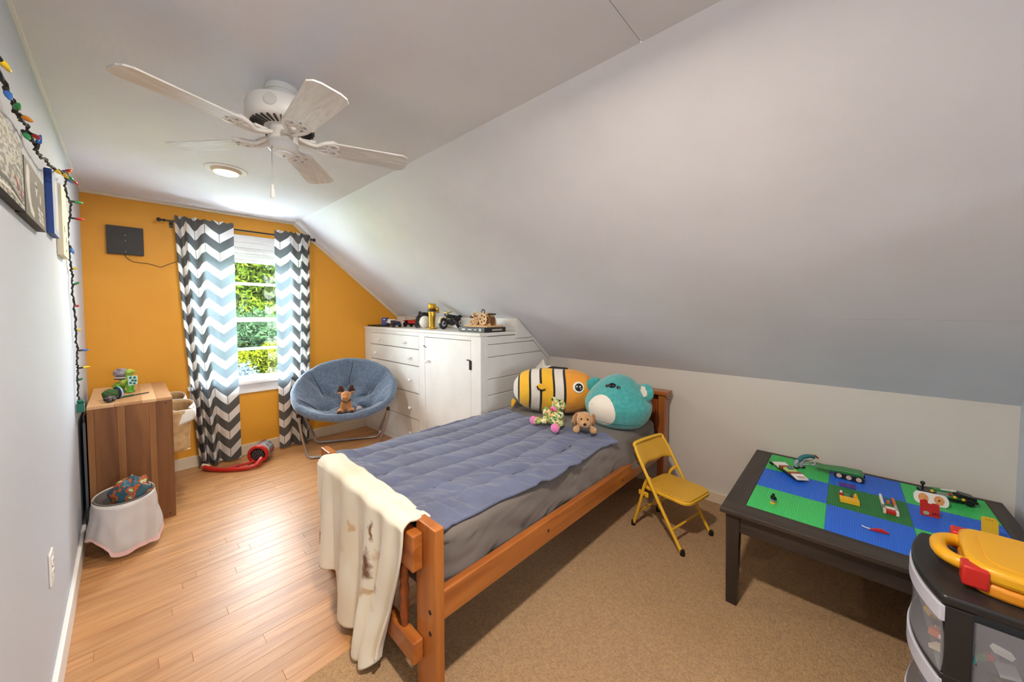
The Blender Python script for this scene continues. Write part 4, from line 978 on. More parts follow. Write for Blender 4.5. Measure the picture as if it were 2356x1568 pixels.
PBLACK = pm('plush_black', (26, 24, 24), 0.8); PWHITE = pm('plush_white', (232, 228, 220), 0.9, sheen=0.3); PYEL = pm('plush_yellow', (236, 180, 40), 0.85, sheen=0.3); EYEB = pm('eye_black', (12, 12, 14), 0.2)
fa = atan2(-0.885, 0.466)
fish = thing('fish_cushion', 'yellow, black and white striped fish cushion with an orange head', 'plush cushion', (2.435, 1.60, ZM+0.020), fa)
fs = M()
def fishp(u, v):
    a = 2*pi*u; x = -0.315 + 0.635*v
    t = 2*v-1; R_ = max(0.0, (1-abs(t)**3.0))**0.42
    if v < 0.08: R_ *= 0.9
    ry, rz = 0.140*R_, 0.166*R_
    q = 1 + 0.03*ns(x*7, cos(a)*1.5, sin(a)*1.5)
    z = rz*sin(a)*q
    return (x, ry*cos(a)*q, 0.166 + max(z, -0.160))
fs.grid(48, 50, fishp); fo = obj('body', fs, FISH, parent=fish, smooth=180, weld=True)
fo.location = (0,0,0.166)
for v_ in fo.data.vertices: v_.co.z -= 0.166
# camera side of the fish is local -y
for r_, o_, mt_, dx_, dz_ in ((0.040,0.0,PWHITE,0,0),(0.028,0.004,EYEB,0.003,0.0),(0.006,0.008,PWHITE,0.012,0.006)):  # smallest white disc models a highlight on the pupil
    m = M(); m.lathe([(0.0,0.004),(r_*0.8,0.003),(r_,0.0),(r_,-0.006)], 24, Matrix.Translation((0.195+dx_, -0.121-o_, 0.222+dz_)) @ Matrix.Rotation(radians(70),4,'X') @ Matrix.Rotation(radians(14),4,'Y')); obj('eye' if mt_ is not EYEB else 'pupil', m, mt_, parent=fish, smooth=40)
for xx, zz in ((0.14,0.298),(0.155,0.30)):
    m = M(); m.ell((xx,-0.062,zz),(0.005,0.003,0.002),8,5); obj('brow_stitch', m, PBLACK, parent=fish)
m = M(); m.prism(ellp(0,0,0.034,0.022), -0.008, 0.008, 'y', Matrix.Translation((-0.065,-0.142,0.215)) @ Matrix.Rotation(0.2,4,'Y')); obj('side_fin', m, PYEL, parent=fish, bevel=0.005)
m = M(); m.tube(smooth_path([(-0.098,-0.146,0.22),(-0.09,-0.150,0.20),(-0.065,-0.151,0.191),(-0.04,-0.150,0.199)],4),0.006,8); obj('fin_edge', m, PBLACK, parent=fish, smooth=60)
m = M(); m.prism([(-0.12,0.30),(-0.02,0.345),(0.10,0.34),(0.14,0.30),(0.0,0.28)], -0.014, 0.014, 'y'); obj('back_fin', m, PBLACK, parent=fish, bevel=0.008)
m = M(); m.prism([(-0.29,0.06),(-0.315,0.015),(-0.33,0.015),(-0.33,0.07),(-0.315,0.08)], -0.02, 0.02, 'y'); obj('tail_fin', m, PYEL, parent=fish, bevel=0.012)
# dark pillow with a white cloth behind the fish
dp = thing('dark_pillow', 'dark grey pillow standing behind the fish cushion', 'pillow', (2.70, 1.78, ZM+0.012), 0.05)
m = M(); m.ell((0,0,0.145),(0.075,0.20,0.15),30,20,fn=lambda d: (1/(abs(d.x)**3+abs(d.y)**3.4+abs(d.z)**3.4)**(1/3.2))*0.94*(1+0.03*ns(d.x*5,d.y*5,d.z*5))); obj('pillow', m, pm('dark_pillow_fabric',(46,42,42),0.85), parent=dp, smooth=180)
wc = thing('white_cloth', 'small white cloth lying over the dark pillow', 'cloth', (2.70, 1.88, 0.872))
m = M(); m.grid(16, 16, lambda u, v: ((u-0.5)*0.10+0.012*ns(u*3,v*3), (v-0.5)*0.14, 0.012 + 0.02*abs(ns(u*4,v*4,2)) + 0.05*exp(-((u-0.5)**2+(v-0.7)**2)/0.02) - 0.03*abs(2*u-1)**2)); obj('cloth', m, PWHITE, parent=wc, smooth=180, solid=0.003)

# teal koala cushion
TEAL = pm('teal_plush', (56, 150, 150), 0.95, c2=(72, 168, 166), vscale=40, bump=0.45, bscale=220, sheen=0.5); BELLY = pm('koala_belly', (226, 218, 206), 0.95, sheen=0.4, bump=0.2, bscale=200)
ko = thing('koala_cushion', 'round teal koala cushion with a white belly beside the headboard', 'plush cushion', (2.52, 1.125, ZM+0.008), radians(4))
def ksurf(d):
    h = d.z
    q = 1 + 0.06*max(0,-h) - 0.26*max(0,h)
    p = Vector((d.x*0.185*q, d.y*0.226*q, d.z*0.190))
    p.x += 0.03*max(0,d.z)
    if p.z < -0.150: p.z = -0.150 - (p.z+0.150)*-0.1
    return p
KO = Vector((0,0,0.152))
m = M()
for_ = []
def kg(u, v):
    th = pi*v; ph = 2*pi*u; return ksurf(Vector((sin(th)*cos(ph), sin(th)*sin(ph), cos(th))))
m.grid(48, 36, kg); kb = obj('body', m, TEAL, parent=ko, smooth=180, weld=True, loc=KO)
def kp(nm, c, rx, ry, mat, off=1.012):
    c_, e1, e2 = frame_of(c); o = obj(nm, patch(ksurf, c_, e1, e2, rx, ry, off=off), mat, parent=ko, smooth=180, loc=KO); return o
kp('belly', (-1.0, 0.22, -0.18), 0.52, 0.62, BELLY, 1.010)
def kf(nm, c, r, mat):
    d = Vector(c).normalized(); p = ksurf(d) + KO
    mm = M(); mm.ell((0,0,0), r, 16, 10, Matrix.Translation(p) @ d.to_track_quat('Z','Y').to_matrix().to_4x4()); return obj(nm, mm, mat, parent=ko, smooth=180)
kf('nose', (-0.80,0.0,0.74), (0.025,0.020,0.013), EYEB)
for yq in (0.20, -0.26):
    e_ = kf('eye', (-0.80,yq,0.70), (0.013,0.013,0.006), EYEB); mm = M(); d = Vector((-0.80,yq-0.03,0.72)).normalized(); mm.ell(ksurf(d)+KO+d*0.005,(0.003,0.003,0.002),8,5); obj('eye_glint', mm, PWHITE, parent=e_)
for s_, y_ in ((1,0.165),(-1,-0.185)):
    mm = M(); mm.ell((0,0,0),(0.022,0.062,0.058),20,14,Matrix.Translation((0.0,y_*1.03,0.245)) @ Matrix.Rotation(radians(-14*s_),4,'X') @ Matrix.Rotation(radians(s_*25),4,'Z')); e_ = obj('ear', mm, TEAL, parent=ko, smooth=180)
    if s_ > 0: continue
    mm = M(); mm.prism([(-0.030*s_,0.034),(-0.004,0.040),(0.008*s_,0.026),(0.026*s_,0.016),(0.034*s_,-0.006),(0.022*s_,-0.022),(-0.012*s_,-0.034),(-0.026*s_,0.0)], -0.0245, -0.019, 'x', Matrix.Translation((0.0,y_*1.03,0.245)) @ Matrix.Rotation(radians(-14*s_),4,'X') @ Matrix.Rotation(radians(s_*25),4,'Z')); obj('inner_ear', mm, BELLY, parent=e_, bevel=0.002)
m = M(); m.tube([ksurf(Vector((-cos(a)*0.9, sin(a)*0.9, -0.62)).normalized())*1.003 + KO for a in [(-1.2+k*0.15) for k in range(17)]], 0.0022, 6); obj('seam', m, pm('teal_seam',(30,96,96),0.9), parent=ko, smooth=60)

# spotted frog
FROGM, nt, b = mk('spotted_frog_plush'); N = nt.nodes; Lk = nt.links
tc = N.new('ShaderNodeTexCoord'); vo = N.new('ShaderNodeTexVoronoi'); vo.inputs['Scale'].default_value = 95; rp = N.new('ShaderNodeValToRGB'); rp.color_ramp.interpolation = 'CONSTANT'; el = rp.color_ramp.elements
el[0].color = rgb((150,176,92)); el[1].position = 0.30; el[1].color = rgb((214,206,150))
for p_, c_ in ((0.48,(60,104,72)),(0.60,(222,140,62)),(0.72,(120,170,110)),(0.86,(234,226,196))):
    e = el.new(p_); e.color = rgb(c_)
sxx = N.new('ShaderNodeSeparateColor'); Lk.new(tc.outputs['Object'], vo.inputs['Vector']); Lk.new(vo.outputs['Color'], sxx.inputs[0]); Lk.new(sxx.outputs[0], rp.inputs[0]); Lk.new(rp.outputs[0], b.inputs['Base Color']); b.inputs['Roughness'].default_value = 0.95
PINK = pm('plush_pink', (226, 120, 178), 0.9, sheen=0.4)
fg = thing('frog_plush', 'multicolour spotted frog plush with pink feet sitting on the comforter', 'plush toy', (2.13, 1.385, ZM+0.024), radians(-4))
blob('body', [((0.03,0,0.055),(0.055,0.06,0.06)), ((0.045,-0.012,0.135),(0.045,0.050,0.040)), ((0.03,0.018,0.172),(0.018,0.018,0.018)), ((0.03,-0.042,0.168),(0.018,0.018,0.018)),
              ((-0.01,0.055,0.03),(0.045,0.028,0.026)), ((-0.05,0.095,0.028),(0.034,0.03,0.026)), ((-0.01,-0.055,0.03),(0.05,0.028,0.024)), ((-0.06,-0.075,0.026),(0.03,0.026,0.024)),
              ((0.0,0.06,0.085),(0.03,0.018,0.035)), ((0.0,-0.062,0.085),(0.03,0.018,0.03))], FROGM, fg, 0.005)
m = M(); m.ell((-0.004,-0.008,0.118),(0.014,0.024,0.018),14,10); mz = obj('muzzle', m, PINK, parent=fg, smooth=180)
m = M(); m.ell((-0.014,-0.008,0.116),(0.008,0.014,0.010),12,8); obj('mouth', m, pm('plush_red',(196,60,92),0.9), parent=mz, smooth=180)
for y_, x_ in ((0.112,-0.066),(-0.088,-0.086)):
    m = M(); m.ell((x_,y_,0.028),(0.022,0.030,0.030),16,10,None); obj('foot', m, PINK, parent=fg, smooth=180)
for y_ in (0.018,-0.042):
    m = M(); m.ell((0.014,y_,0.176),0.006,10,7); obj('eye', m, EYEB, parent=fg, smooth=180)
# tan puppy
TAN = pm('tan_plush', (180, 132, 84), 0.95, c2=(196, 150, 102), vscale=50, bump=0.4, bscale=240, sheen=0.5)
pu = thing('puppy_plush', 'small tan puppy plush lying against the koala cushion', 'plush toy', (2.195, 1.185, ZM+0.030), radians(30)); pu.scale = (1.25, 1.25, 1.25)
blob('body', [((0.03,0.02,0.042),(0.06,0.045,0.040)), ((-0.03,0.0,0.062),(0.040,0.042,0.040)), ((-0.062,-0.002,0.050),(0.022,0.024,0.020)), ((-0.05,0.04,0.016),(0.03,0.018,0.016)), ((-0.045,-0.042,0.016),(0.032,0.018,0.016)),
              ((0.07,0.05,0.018),(0.03,0.022,0.018)), ((0.06,-0.03,0.018),(0.032,0.022,0.018)), ((0.10,0.03,0.05),(0.02,0.012,0.012))], TAN, pu, 0.005)
for s_ in (1,-1):
    m = M(); m.ell((-0.02,s_*0.043,0.062),(0.020,0.010,0.030),14,10); obj('ear', m, pm('tan_ear',(160,112,68),0.95) if s_ > 0 else MATS['tan_ear'], parent=pu, smooth=180)
    m = M(); m.ell((-0.064,s_*0.015,0.074),0.005,8,6); obj('eye', m, EYEB, parent=pu, smooth=180)
m = M(); m.ell((-0.084,-0.002,0.055),(0.006,0.008,0.006),10,7); obj('nose', m, EYEB, parent=pu, smooth=180)
# moose in the saucer chair
MOO = pm('moose_plush', (168, 104, 44), 0.95, c2=(188, 124, 62), vscale=40, bump=0.4, bscale=240, sheen=0.5); DKB = pm('moose_dark', (70, 40, 26), 0.95)
CM = C0 + Vector((1.6, 3.36, 0)); seat_pt = CM - Nd*0.19 - Yd*0.10
mo = thing('moose_plush', 'brown moose plush with dark antlers sitting in the blue saucer chair', 'plush toy', seat_pt + Vector((-0.03,-0.06,-0.018)), atan2(Fd.y, Fd.x), rot=(0,0,atan2(Fd.y, Fd.x)))
blob('body', [((-0.02,0,0.07),(0.045,0.05,0.065)), ((0.005,0.0,0.165),(0.040,0.045,0.045)), ((0.035,0.0,0.150),(0.030,0.036,0.034)), ((0.03,0.048,0.03),(0.045,0.028,0.028)), ((0.03,-0.048,0.03),(0.045,0.028,0.028)),
              ((0.02,0.03,0.07),(0.022,0.020,0.05)), ((0.02,-0.03,0.07),(0.022,0.020,0.05)), ((-0.01,0.055,0.19),(0.008,0.022,0.012)), ((-0.01,-0.055,0.19),(0.008,0.022,0.012))], MOO, mo, 0.005)
m = M(); m.tube([(0.002+0.034*cos(2*pi*k/20), 0.036*sin(2*pi*k/20), 0.122) for k in range(20)], 0.006, 8, closed=True); obj('collar', m, pm('collar_red',(110,28,24),0.7), parent=mo, smooth=60)
for s_ in (1,-1):
    m = M(); m.ell((0,0,0),(0.010,0.020,0.034),14,10,Matrix.Translation((-0.02,s_*0.042,0.228)) @ Matrix.Rotation(-s_*0.45,4,'X')); m.ell((-0.02,s_*0.062,0.214),(0.009,0.014,0.014),12,8); obj('antler', m, DKB, parent=mo, smooth=180)
    m = M(); m.ell((0.036,s_*0.016,0.180),0.0055,8,6); obj('eye', m, EYEB, parent=mo, smooth=180)
    m = M(); m.ell((0.068,s_*0.05,0.022),(0.012,0.024,0.022),12,8); obj('hoof', m, DKB, parent=mo, smooth=180)
m = M(); m.ell((0.062,0.012,0.155),(0.004,0.005,0.004),8,6); m.ell((0.062,-0.012,0.155),(0.004,0.005,0.004),8,6); obj('nostril', m, DKB, parent=mo)
m = M(); m.box((0.0,-0.001,0.0),(0.045,0.001,0.042), Matrix.Translation((0.0,0.085,0.02)) @ Matrix.Rotation(2.2,4,'Z') @ Matrix.Rotation(0.3,4,'Y')); tg = obj('paper_tag', m, pm('pink_tag',(232,206,196),0.7), parent=mo)
m = M(); m.tube([(-0.01,0.06,0.09),(-0.01,0.08,0.075),(-0.005,0.09,0.06)],0.0012,5); obj('tag_string', m, PAPERW, parent=tg)

# ------------------------------------------------------------------ yellow folding chair
YEL = pm('yellow_enamel', (232, 182, 48), 0.35, coat=0.2); YELP = pm('yellow_vinyl', (214, 164, 50), 0.5, c2=(208,156,44), vscale=9); RUB = pm('black_rubber', (20, 20, 20), 0.6)
ya = atan2(-0.068, 0.321)
yc = thing('folding_chair', 'yellow metal child folding chair beside the black play table', 'chair', (2.47, 0.75, 0.013), ya)
W2 = 0.158
def yl(p):   # world -> chair local (for measured points)
    v = Matrix.Rotation(-ya,4,'Z') @ (Vector(p) - Vector((2.47,0.75,0.013))); return v
FY, RY, TY = -0.165, 0.160, 0.155       # front feet, rear feet, top of back (local y; back = +y)
def tub(y0, z0, y1, z1, z): t = (z-z0)/(z1-z0); return y0 + (y1-y0)*t
pts = [(-W2, FY, 0.012), (-W2, tub(FY,0,TY,0.52,0.25), 0.25), (-W2, tub(FY,0,TY,0.52,0.46), 0.46), (-W2+0.008, tub(FY,0,TY,0.52,0.50), 0.50), (-W2+0.035, tub(FY,0,TY,0.52,0.525), 0.525)]
pts = pts + [(-x, y, z) for x, y, z in pts[::-1]]
pp_ = [Vector(p) for p in pts[:2]] + smooth_path(pts[2:8], 6) + [Vector(p) for p in pts[8:]]
m = M(); m.tube(pp_, 0.0098, 10); obj('main_frame', m, YEL, parent=yc, smooth=60)
for s_ in (-1, 1):
    x = s_*(W2-0.024)
    m = M(); m.tube(smooth_path([(x, RY, 0.012), (x, 0.115, 0.17), (x, 0.095, 0.26), (x, 0.075, 0.315), (s_*(W2-0.012), 0.048, 0.345)], 5), 0.0095, 10); obj('rear_leg', m, YEL, parent=yc, smooth=60)
    for nm_, yq in (('front_foot', FY-0.004), ('rear_foot', RY+0.002)):
        xx = s_*W2 if nm_ == 'front_foot' else x
        m = M(); m.lathe([(0.0125,0.0),(0.0135,0.004),(0.0115,0.03)], 12, Matrix.Translation((xx, yq, 0.0))); obj('rubber_foot', m, RUB, parent=yc, smooth=40)
    m = M(); m.box((x-0.003, 0.06, 0.215), (x+0.003, 0.125, 0.245)); m.tube([(x, 0.08, 0.238),(s_*(W2), 0.08, 0.238)], 0.005, 8); obj('hinge_plate', m, YEL, parent=yc, bevel=0.002)
m = M(); m.tube([(-W2, tub(FY,0,TY,0.52,0.105), 0.105), (W2, tub(FY,0,TY,0.52,0.105), 0.105)], 0.007, 10); obj('front_stretcher', m, YEL, parent=yc, smooth=60)
m = M(); m.tube([(-W2+0.024, 0.135, 0.10), (W2-0.024, 0.135, 0.10)], 0.007, 10); obj('rear_stretcher', m, YEL, parent=yc, smooth=60)
sp3 = rrect(-0.135, -0.185, 0.135, 0.112, 0.055, 8)
m = M(); m.prism(sp3, 0.262, 0.282); st = obj('seat_pan', m, YEL, parent=yc, bevel=0.006, seg=3, smooth=50)
m = M(); m.prism(rrect(-0.129, -0.179, 0.129, 0.106, 0.05, 8), 0.281, 0.291); obj('seat_pad', m, YELP, parent=yc, bevel=0.005, seg=3, smooth=50)
sl_ = (TY-FY)/0.52
def bkf(u, v):
    x = (-W2+0.004) + (2*W2-0.008)*u
    lo = 0.398 + 0.016*sin(pi*u)**2 + 0.012*sin(3*pi*u)*(0.6) - 0.004*u
    hi = 0.521 - 0.045*max(0.0, (abs(2*u-1)-0.72)/0.28)**2
    z = lo + (hi-lo)*v
    return (x, FY+sl_*z + 0.020*(1-(x/W2)**2), z)
m = M(); m.grid(36, 8, bkf); obj('backrest', m, YELP, parent=yc, smooth=180, solid=0.007)

# ------------------------------------------------------------------ play table
BLKW = wood('espresso_wood_y', (40, 33, 30), (66, 55, 48), 'y', 0.45, k=1.0); BLKX = wood('espresso_wood_x', (40, 33, 30), (62, 52, 46), 'x', 0.45, k=1.0); BLKZ = wood('espresso_wood_z', (36, 30, 27), (58, 48, 42), 'z', 0.45, k=1.0)
TX0, TX1, TY0, TY1, TZ = 2.059, 3.008, -0.558, 0.396, 0.46
pt = thing('play_table', 'low dark wood play table with a blue and green brick surface', 'table', (TX0, TY0, 0.013))
lx, ly = TX1-TX0, TY1-TY0; zt_ = TZ-0.013
fx0, fx1, fy0, fy1 = 2.164-TX0, 2.978-TX0, -0.502-TY0, 0.312-TY0
for a, b_, mt_ in (((0,0),(fx0,ly),BLKW),((fx1,0),(lx,ly),BLKW),((fx0,0),(fx1,fy0),BLKX),((fx0,fy1),(fx1,ly),BLKX)):
    m = M(); m.box((a[0],a[1],zt_-0.022),(b_[0],b_[1],zt_)); obj('top_frame', m, mt_, parent=pt, bevel=0.004)
m = M(); m.box((fx0-0.005,fy0-0.005,zt_-0.02),(fx1+0.005,fy1+0.005,zt_-0.0055)); obj('top_panel', m, BLKX, parent=pt)
for a, b_, mt_ in (((0.03,0.06),(0.048,ly-0.06),BLKW),((lx-0.048,0.06),(lx-0.03,ly-0.06),BLKW),((0.06,0.03),(lx-0.06,0.048),BLKX),((0.06,ly-0.048),(lx-0.06,ly-0.03),BLKX)):
    m = M(); m.box((a[0],a[1],zt_-0.105),(b_[0],b_[1],zt_-0.022)); obj('apron', m, mt_, parent=pt, bevel=0.002)
lg = None
for lx_, ly_ in ((0.02,0.02),(lx-0.075,0.02),(0.02,ly-0.075),(lx-0.075,ly-0.075)):
    if lg is None:
        m = M(); m.add([(0.006,0.006,0),(0.049,0.006,0),(0.049,0.049,0),(0.006,0.049,0),(0,0,zt_-0.022),(0.055,0,zt_-0.022),(0.055,0.055,zt_-0.022),(0,0.055,zt_-0.022)],[(0,3,2,1),(4,5,6,7),(0,1,5,4),(1,2,6,5),(2,3,7,6),(3,0,4,7)])
        lg = obj('leg', m, BLKZ, parent=pt, bevel=0.003, loc=(lx_,ly_,0))
    else: copyobj(lg, pt, loc=(lx_,ly_,0))
# nine studded plates
TB = pm('brick_blue', (42, 112, 222), 0.35); TG = pm('brick_green', (70, 198, 110), 0.35); TG2 = pm('brick_dark_green', (38, 126, 62), 0.35)
PW = (fx1-fx0)/3; NS = 34; pit = PW/NS
def plate_mesh():
    m = M(); m.box((0.0003,0.0003,0),(PW-0.0003,PW-0.0003,0.0032))
    r_ = pit*0.31; h0, h1 = 0.0032, 0.0052
    for i in range(NS):
        for j in range(NS):
            cx_, cy_ = (i+0.5)*pit, (j+0.5)*pit
            vs = [(cx_+r_*cos(pi*k/3+0.5), cy_+r_*sin(pi*k/3+0.5), h) for h in (h0,h1) for k in range(6)]
            m.add(vs, [(6,7,8,9,10,11)] + [(k,(k+1)%6,6+(k+1)%6,6+k) for k in range(6)])
    return m
pms = {}
for i in range(3):
    for j in range(3):
        g = (i+j) % 2 == 0; cn = 'green' if g else 'blue'
        if i == 1 and j == 1: mt_ = TG2; cn = 'dark_green'
        else: mt_ = TG if g else TB
        lc = (fx0+i*PW, fy0+j*PW, zt_-0.0052)
        if cn not in pms: pms[cn] = obj('brick_plate', plate_mesh(), mt_, parent=pt, loc=lc)
        else: copyobj(pms[cn], pt, loc=lc)
ZP = TZ + 0.0004

# ------------------------------------------------------------------ toys on the play table
def col(name, c, rough=0.35, **k):
    if name not in MATS: pm(name, c, rough, **k)
    return MATS[name]
BK = col('abs_black', (28,28,30)); WH = col('abs_white', (232,230,226)); RD = col('abs_red', (190,40,36)); YL = col('abs_yellow', (232,182,44)); OR = col('abs_orange', (222,110,44)); GR = col('abs_green', (40,130,66)); BLU = col('abs_blue', (34,84,180)); TE = col('abs_teal', (52,122,126)); GY = col('abs_grey', (128,128,132)); LG_ = col('abs_light_grey', (178,178,184)); BN = col('abs_brown', (150,74,36)); LIL = col('abs_lilac', (172,166,200)); CLR = col('abs_clear', (206,214,214), 0.1, trans=0.5)
def brick(parent, name, c, d, mat, rz=0, studs=None, rot=None, bev=0.0008):
    """toy brick box centred at c (base at c.z) with optional rows of studs"""
    m = M(); m.box((-d[0]/2,-d[1]/2,0),(d[0]/2,d[1]/2,d[2]))
    if studs:
        for i in range(studs[0]):
            for j in range(studs[1]):
                m.lathe([(0.0024,d[2]),(0.0024,d[2]+0.0017),(0.0,d[2]+0.0017)], 8, Matrix.Translation(((i+0.5)/studs[0]*d[0]-d[0]/2, (j+0.5)/studs[1]*d[1]-d[1]/2, 0)))
    return obj(name, m, mat, parent=parent, loc=c, rot=rot if rot else (0,0,rz))
def wheel(parent, c, r, w_, axis='x', hub=None, name='wheel'):
    R_ = Matrix.Rotation(pi/2,4,'Y') if axis == 'x' else Matrix.Rotation(pi/2,4,'X')
    m = M(); m.lathe([(r*0.55,-w_/2),(r*0.92,-w_/2),(r,-w_*0.3),(r,w_*0.3),(r*0.92,w_/2),(r*0.55,w_/2)], 20, R_); o = obj(name, m, BK, parent=parent, smooth=40, loc=c)
    m = M(); m.lathe([(r*0.56,-w_*0.42),(r*0.56,w_*0.42)], 16, R_); obj('hub', m, hub or LG_, parent=o, smooth=40)
    return o
sp = thing('toy_spaceship', 'white and orange toy brick spaceship on the table corner', 'toy', (2.695, 0.198, ZP), atan2(-0.6,-0.8))
brick(sp,'hull',(0,0,0.008),(0.18,0.052,0.010),BK); brick(sp,'rear_wing',(-0.072,0,0.020),(0.055,0.066,0.006),WH,rot=(0,0.12,0)); brick(sp,'nose',(0.075,0,0.018),(0.05,0.056,0.006),WH,rot=(0,0.18,0))
brick(sp,'rear_bulkhead',(-0.035,0,0.018),(0.022,0.062,0.014),BN); brick(sp,'front_bulkhead',(0.042,0,0.018),(0.020,0.058,0.012),BN); brick(sp,'side_strip',(0.02,0.033,0.012),(0.085,0.007,0.009),OR)
m = M(); m.prism([(-0.024,0.018),(0.032,0.018),(0.026,0.030),(-0.012,0.036),(-0.024,0.030)],-0.022,0.022,'y'); cn = obj('cockpit', m, col('cockpit_green',(196,206,120)), parent=sp, bevel=0.002)
m = M(); m.prism([(-0.016,0.0345),(0.012,0.032),(0.012,0.036),(-0.014,0.039)],-0.014,0.014,'y'); obj('canopy', m, TE, parent=cn, bevel=0.001)
for yy_ in (-0.03,0.03): m = M(); m.lathe([(0.006,0),(0.008,0.02),(0.004,0.03)],10,Matrix.Translation((-0.10,yy_,0.014)) @ Matrix.Rotation(-pi/2,4,'Y')); obj('thruster', m, BK, parent=sp, smooth=40)
for xx in (0.068,0.08,0.092): brick(sp,'nose_stripe',(xx,0.0,0.0245),(0.003,0.036,0.0008),col('print_red',(200,120,110)),rot=(0,0.18,0))
tr_ = thing('toy_walker', 'teal arched toy with lilac joints and white rods behind the spaceship', 'toy', (2.865, 0.145, ZP), -0.7)
for s_ in (-1,1):
    m = M(); m.tube(smooth_path([(s_*0.016-0.04,0.0,0.006),(s_*0.016-0.045,0,0.028),(s_*0.016-0.03,0.0,0.044)],4),0.008,8); obj('leg', m, LIL, parent=tr_, smooth=60)
    brick(tr_,'foot',(s_*0.018-0.036,0,0),(0.022,0.018,0.008),BK)
m = M(); m.tube(smooth_path([(-0.045,0,0.045),(-0.015,0,0.062),(0.03,0,0.066),(0.055,0,0.055)],5),[0.011]*3+[0.012]*6+[0.010]*6+[0.008],10); obj('arched_body', m, TE, parent=tr_, smooth=60)
m = M(); m.tube(smooth_path([(0.045,0.012,0.064),(0.07,0.01,0.062),(0.088,0.006,0.048)],4),0.005,8); obj('tail', m, BN, parent=tr_, smooth=60)
for k in range(3):
    m = M(); m.tube([(-0.02,0.02-0.012*k,0.034-0.006*k),(0.075,0.03-0.012*k,0.030-0.008*k)],0.0028,7); obj('rod', m, WH, parent=tr_, smooth=60)
m = M(); m.tube([(0.075,0.03,0.030),(0.075,0.006,0.014)],0.0028,7); obj('rod', m, WH, parent=tr_, smooth=60)
bt = thing('toy_crawler', 'green toy crawler with a black track and three pale wheels', 'toy', (2.872, -0.025, ZP), -pi/2-0.06)
m = M(); m.prism([(-0.13,0.026),(-0.02,0.042),(0.055,0.045),(0.07,0.030),(0.0,0.026)],-0.045,0.030,'y'); obj('deck', m, GR, parent=bt, bevel=0.003)
m = M(); m.prism(rrect(-0.045,0.0,0.072,0.030,0.013), -0.052,-0.036,'y'); obj('track', m, BK, parent=bt, bevel=0.002); m = M(); m.prism(rrect(-0.045,0.0,0.072,0.030,0.013), 0.020,0.034,'y'); obj('track', m, BK, parent=bt, bevel=0.002)
for x_ in (-0.024,0.014,0.052): m = M(); m.lathe([(0.011,0),(0.011,0.003),(0.004,0.004),(0.0,0.004)],16,Matrix.Translation((x_,-0.052,0.015)) @ Matrix.Rotation(pi/2,4,'X')); obj('wheel', m, col('pale_wheel',(206,186,174)), parent=bt, smooth=40)
m = M(); m.tube([(-0.05,-0.03,0.026),(-0.15,-0.012,0.026)],0.003,7); obj('tow_bar', m, LIL, parent=bt, smooth=60)
fgm = thing('toy_figure', 'tiny black and yellow toy figure standing near the table edge', 'toy figure', (2.262, 0.222, ZP), -0.5)
brick(fgm,'feet',(0,0,0),(0.016,0.018,0.008),YL); brick(fgm,'legs',(0,0,0.008),(0.012,0.016,0.012),GY); brick(fgm,'torso',(0,0,0.020),(0.011,0.018,0.015),BK)
m = M(); m.lathe([(0.005,0.035),(0.006,0.038),(0.006,0.045),(0.003,0.048)],12); obj('head', m, BK, parent=fgm, smooth=40)
for s_ in (-1,1): m = M(); m.tube([(0,s_*0.010,0.033),(0.004,s_*0.012,0.022)],0.003,7); obj('arm', m, BK, parent=fgm, smooth=40)
for c_, lab, d, mt_, st_ in (((2.735,-0.030),'small purple studded plate lying behind the yellow brick car',(0.05,0.062,0.003),col('abs_purple',(92,52,150)),(5,6)),):
    o = thing('toy_plate', lab, 'toy brick', (c_[0],c_[1],ZP), 0.05); brick(o,'plate',(0,0,0),d,mt_,studs=st_)
ycar = thing('toy_car', 'yellow toy brick car with two small figures', 'toy', (2.545, -0.035, ZP), 0.08)
brick(ycar,'yellow_block',(-0.022,0,0.0),(0.042,0.066,0.016),YL,studs=(4,6)); brick(ycar,'chassis',(0.022,0,0),(0.05,0.05,0.008),BK); brick(ycar,'green_plate',(0.022,0.006,0.008),(0.04,0.018,0.007),GR)
for x_, y_, c1, c2 in ((0.018,0.026,RD,WH),(0.015,-0.024,YL,YL)):
    brick(ycar,'figure_body',(x_,y_,0.008),(0.010,0.014,0.014),c1); m = M(); m.lathe([(0.004,0.022),(0.005,0.024),(0.005,0.030),(0.003,0.032)],10,Matrix.Translation((x_,y_,0))); obj('figure_head', m, c2, parent=ycar, smooth=40)
hb = thing('toy_runway', 'white, orange and red toy bricks built in an H', 'toy', (2.60, -0.167, ZP), 0.03); hb.scale = (1.0, 0.66, 1.0)
brick(hb,'white_bar',(0.03,0.030,0.0),(0.12,0.013,0.016),WH,studs=(12,1)); brick(hb,'grey_bar',(-0.052,0.030,0.0),(0.040,0.013,0.016),GY,studs=(4,1)); brick(hb,'cream_bar',(-0.085,0.030,0),(0.024,0.013,0.016),col('abs_cream',(222,208,180)),studs=(2,1))
brick(hb,'orange_bar',(0.03,-0.030,0.0),(0.085,0.013,0.016),OR,studs=(8,1)); brick(hb,'grey_bar',(-0.042,-0.030,0),(0.058,0.013,0.016),LG_,studs=(6,1)); brick(hb,'white_end',(-0.085,-0.030,0),(0.024,0.013,0.016),WH,studs=(2,1))
brick(hb,'red_bar',(-0.078,0,0),(0.026,0.046,0.012),RD,studs=(2,4)); brick(hb,'white_cross',(-0.048,-0.002,0),(0.022,0.046,0.012),WH,studs=(2,4)); brick(hb,'blue_plate',(0.045,0,0),(0.05,0.044,0.005),BLU,studs=(5,4)); brick(hb,'dark_plate',(-0.005,0,0),(0.05,0.044,0.005),GR,studs=(5,4)); brick(hb,'orange_knob',(0.02,0.0,0.005),(0.014,0.014,0.012),OR)
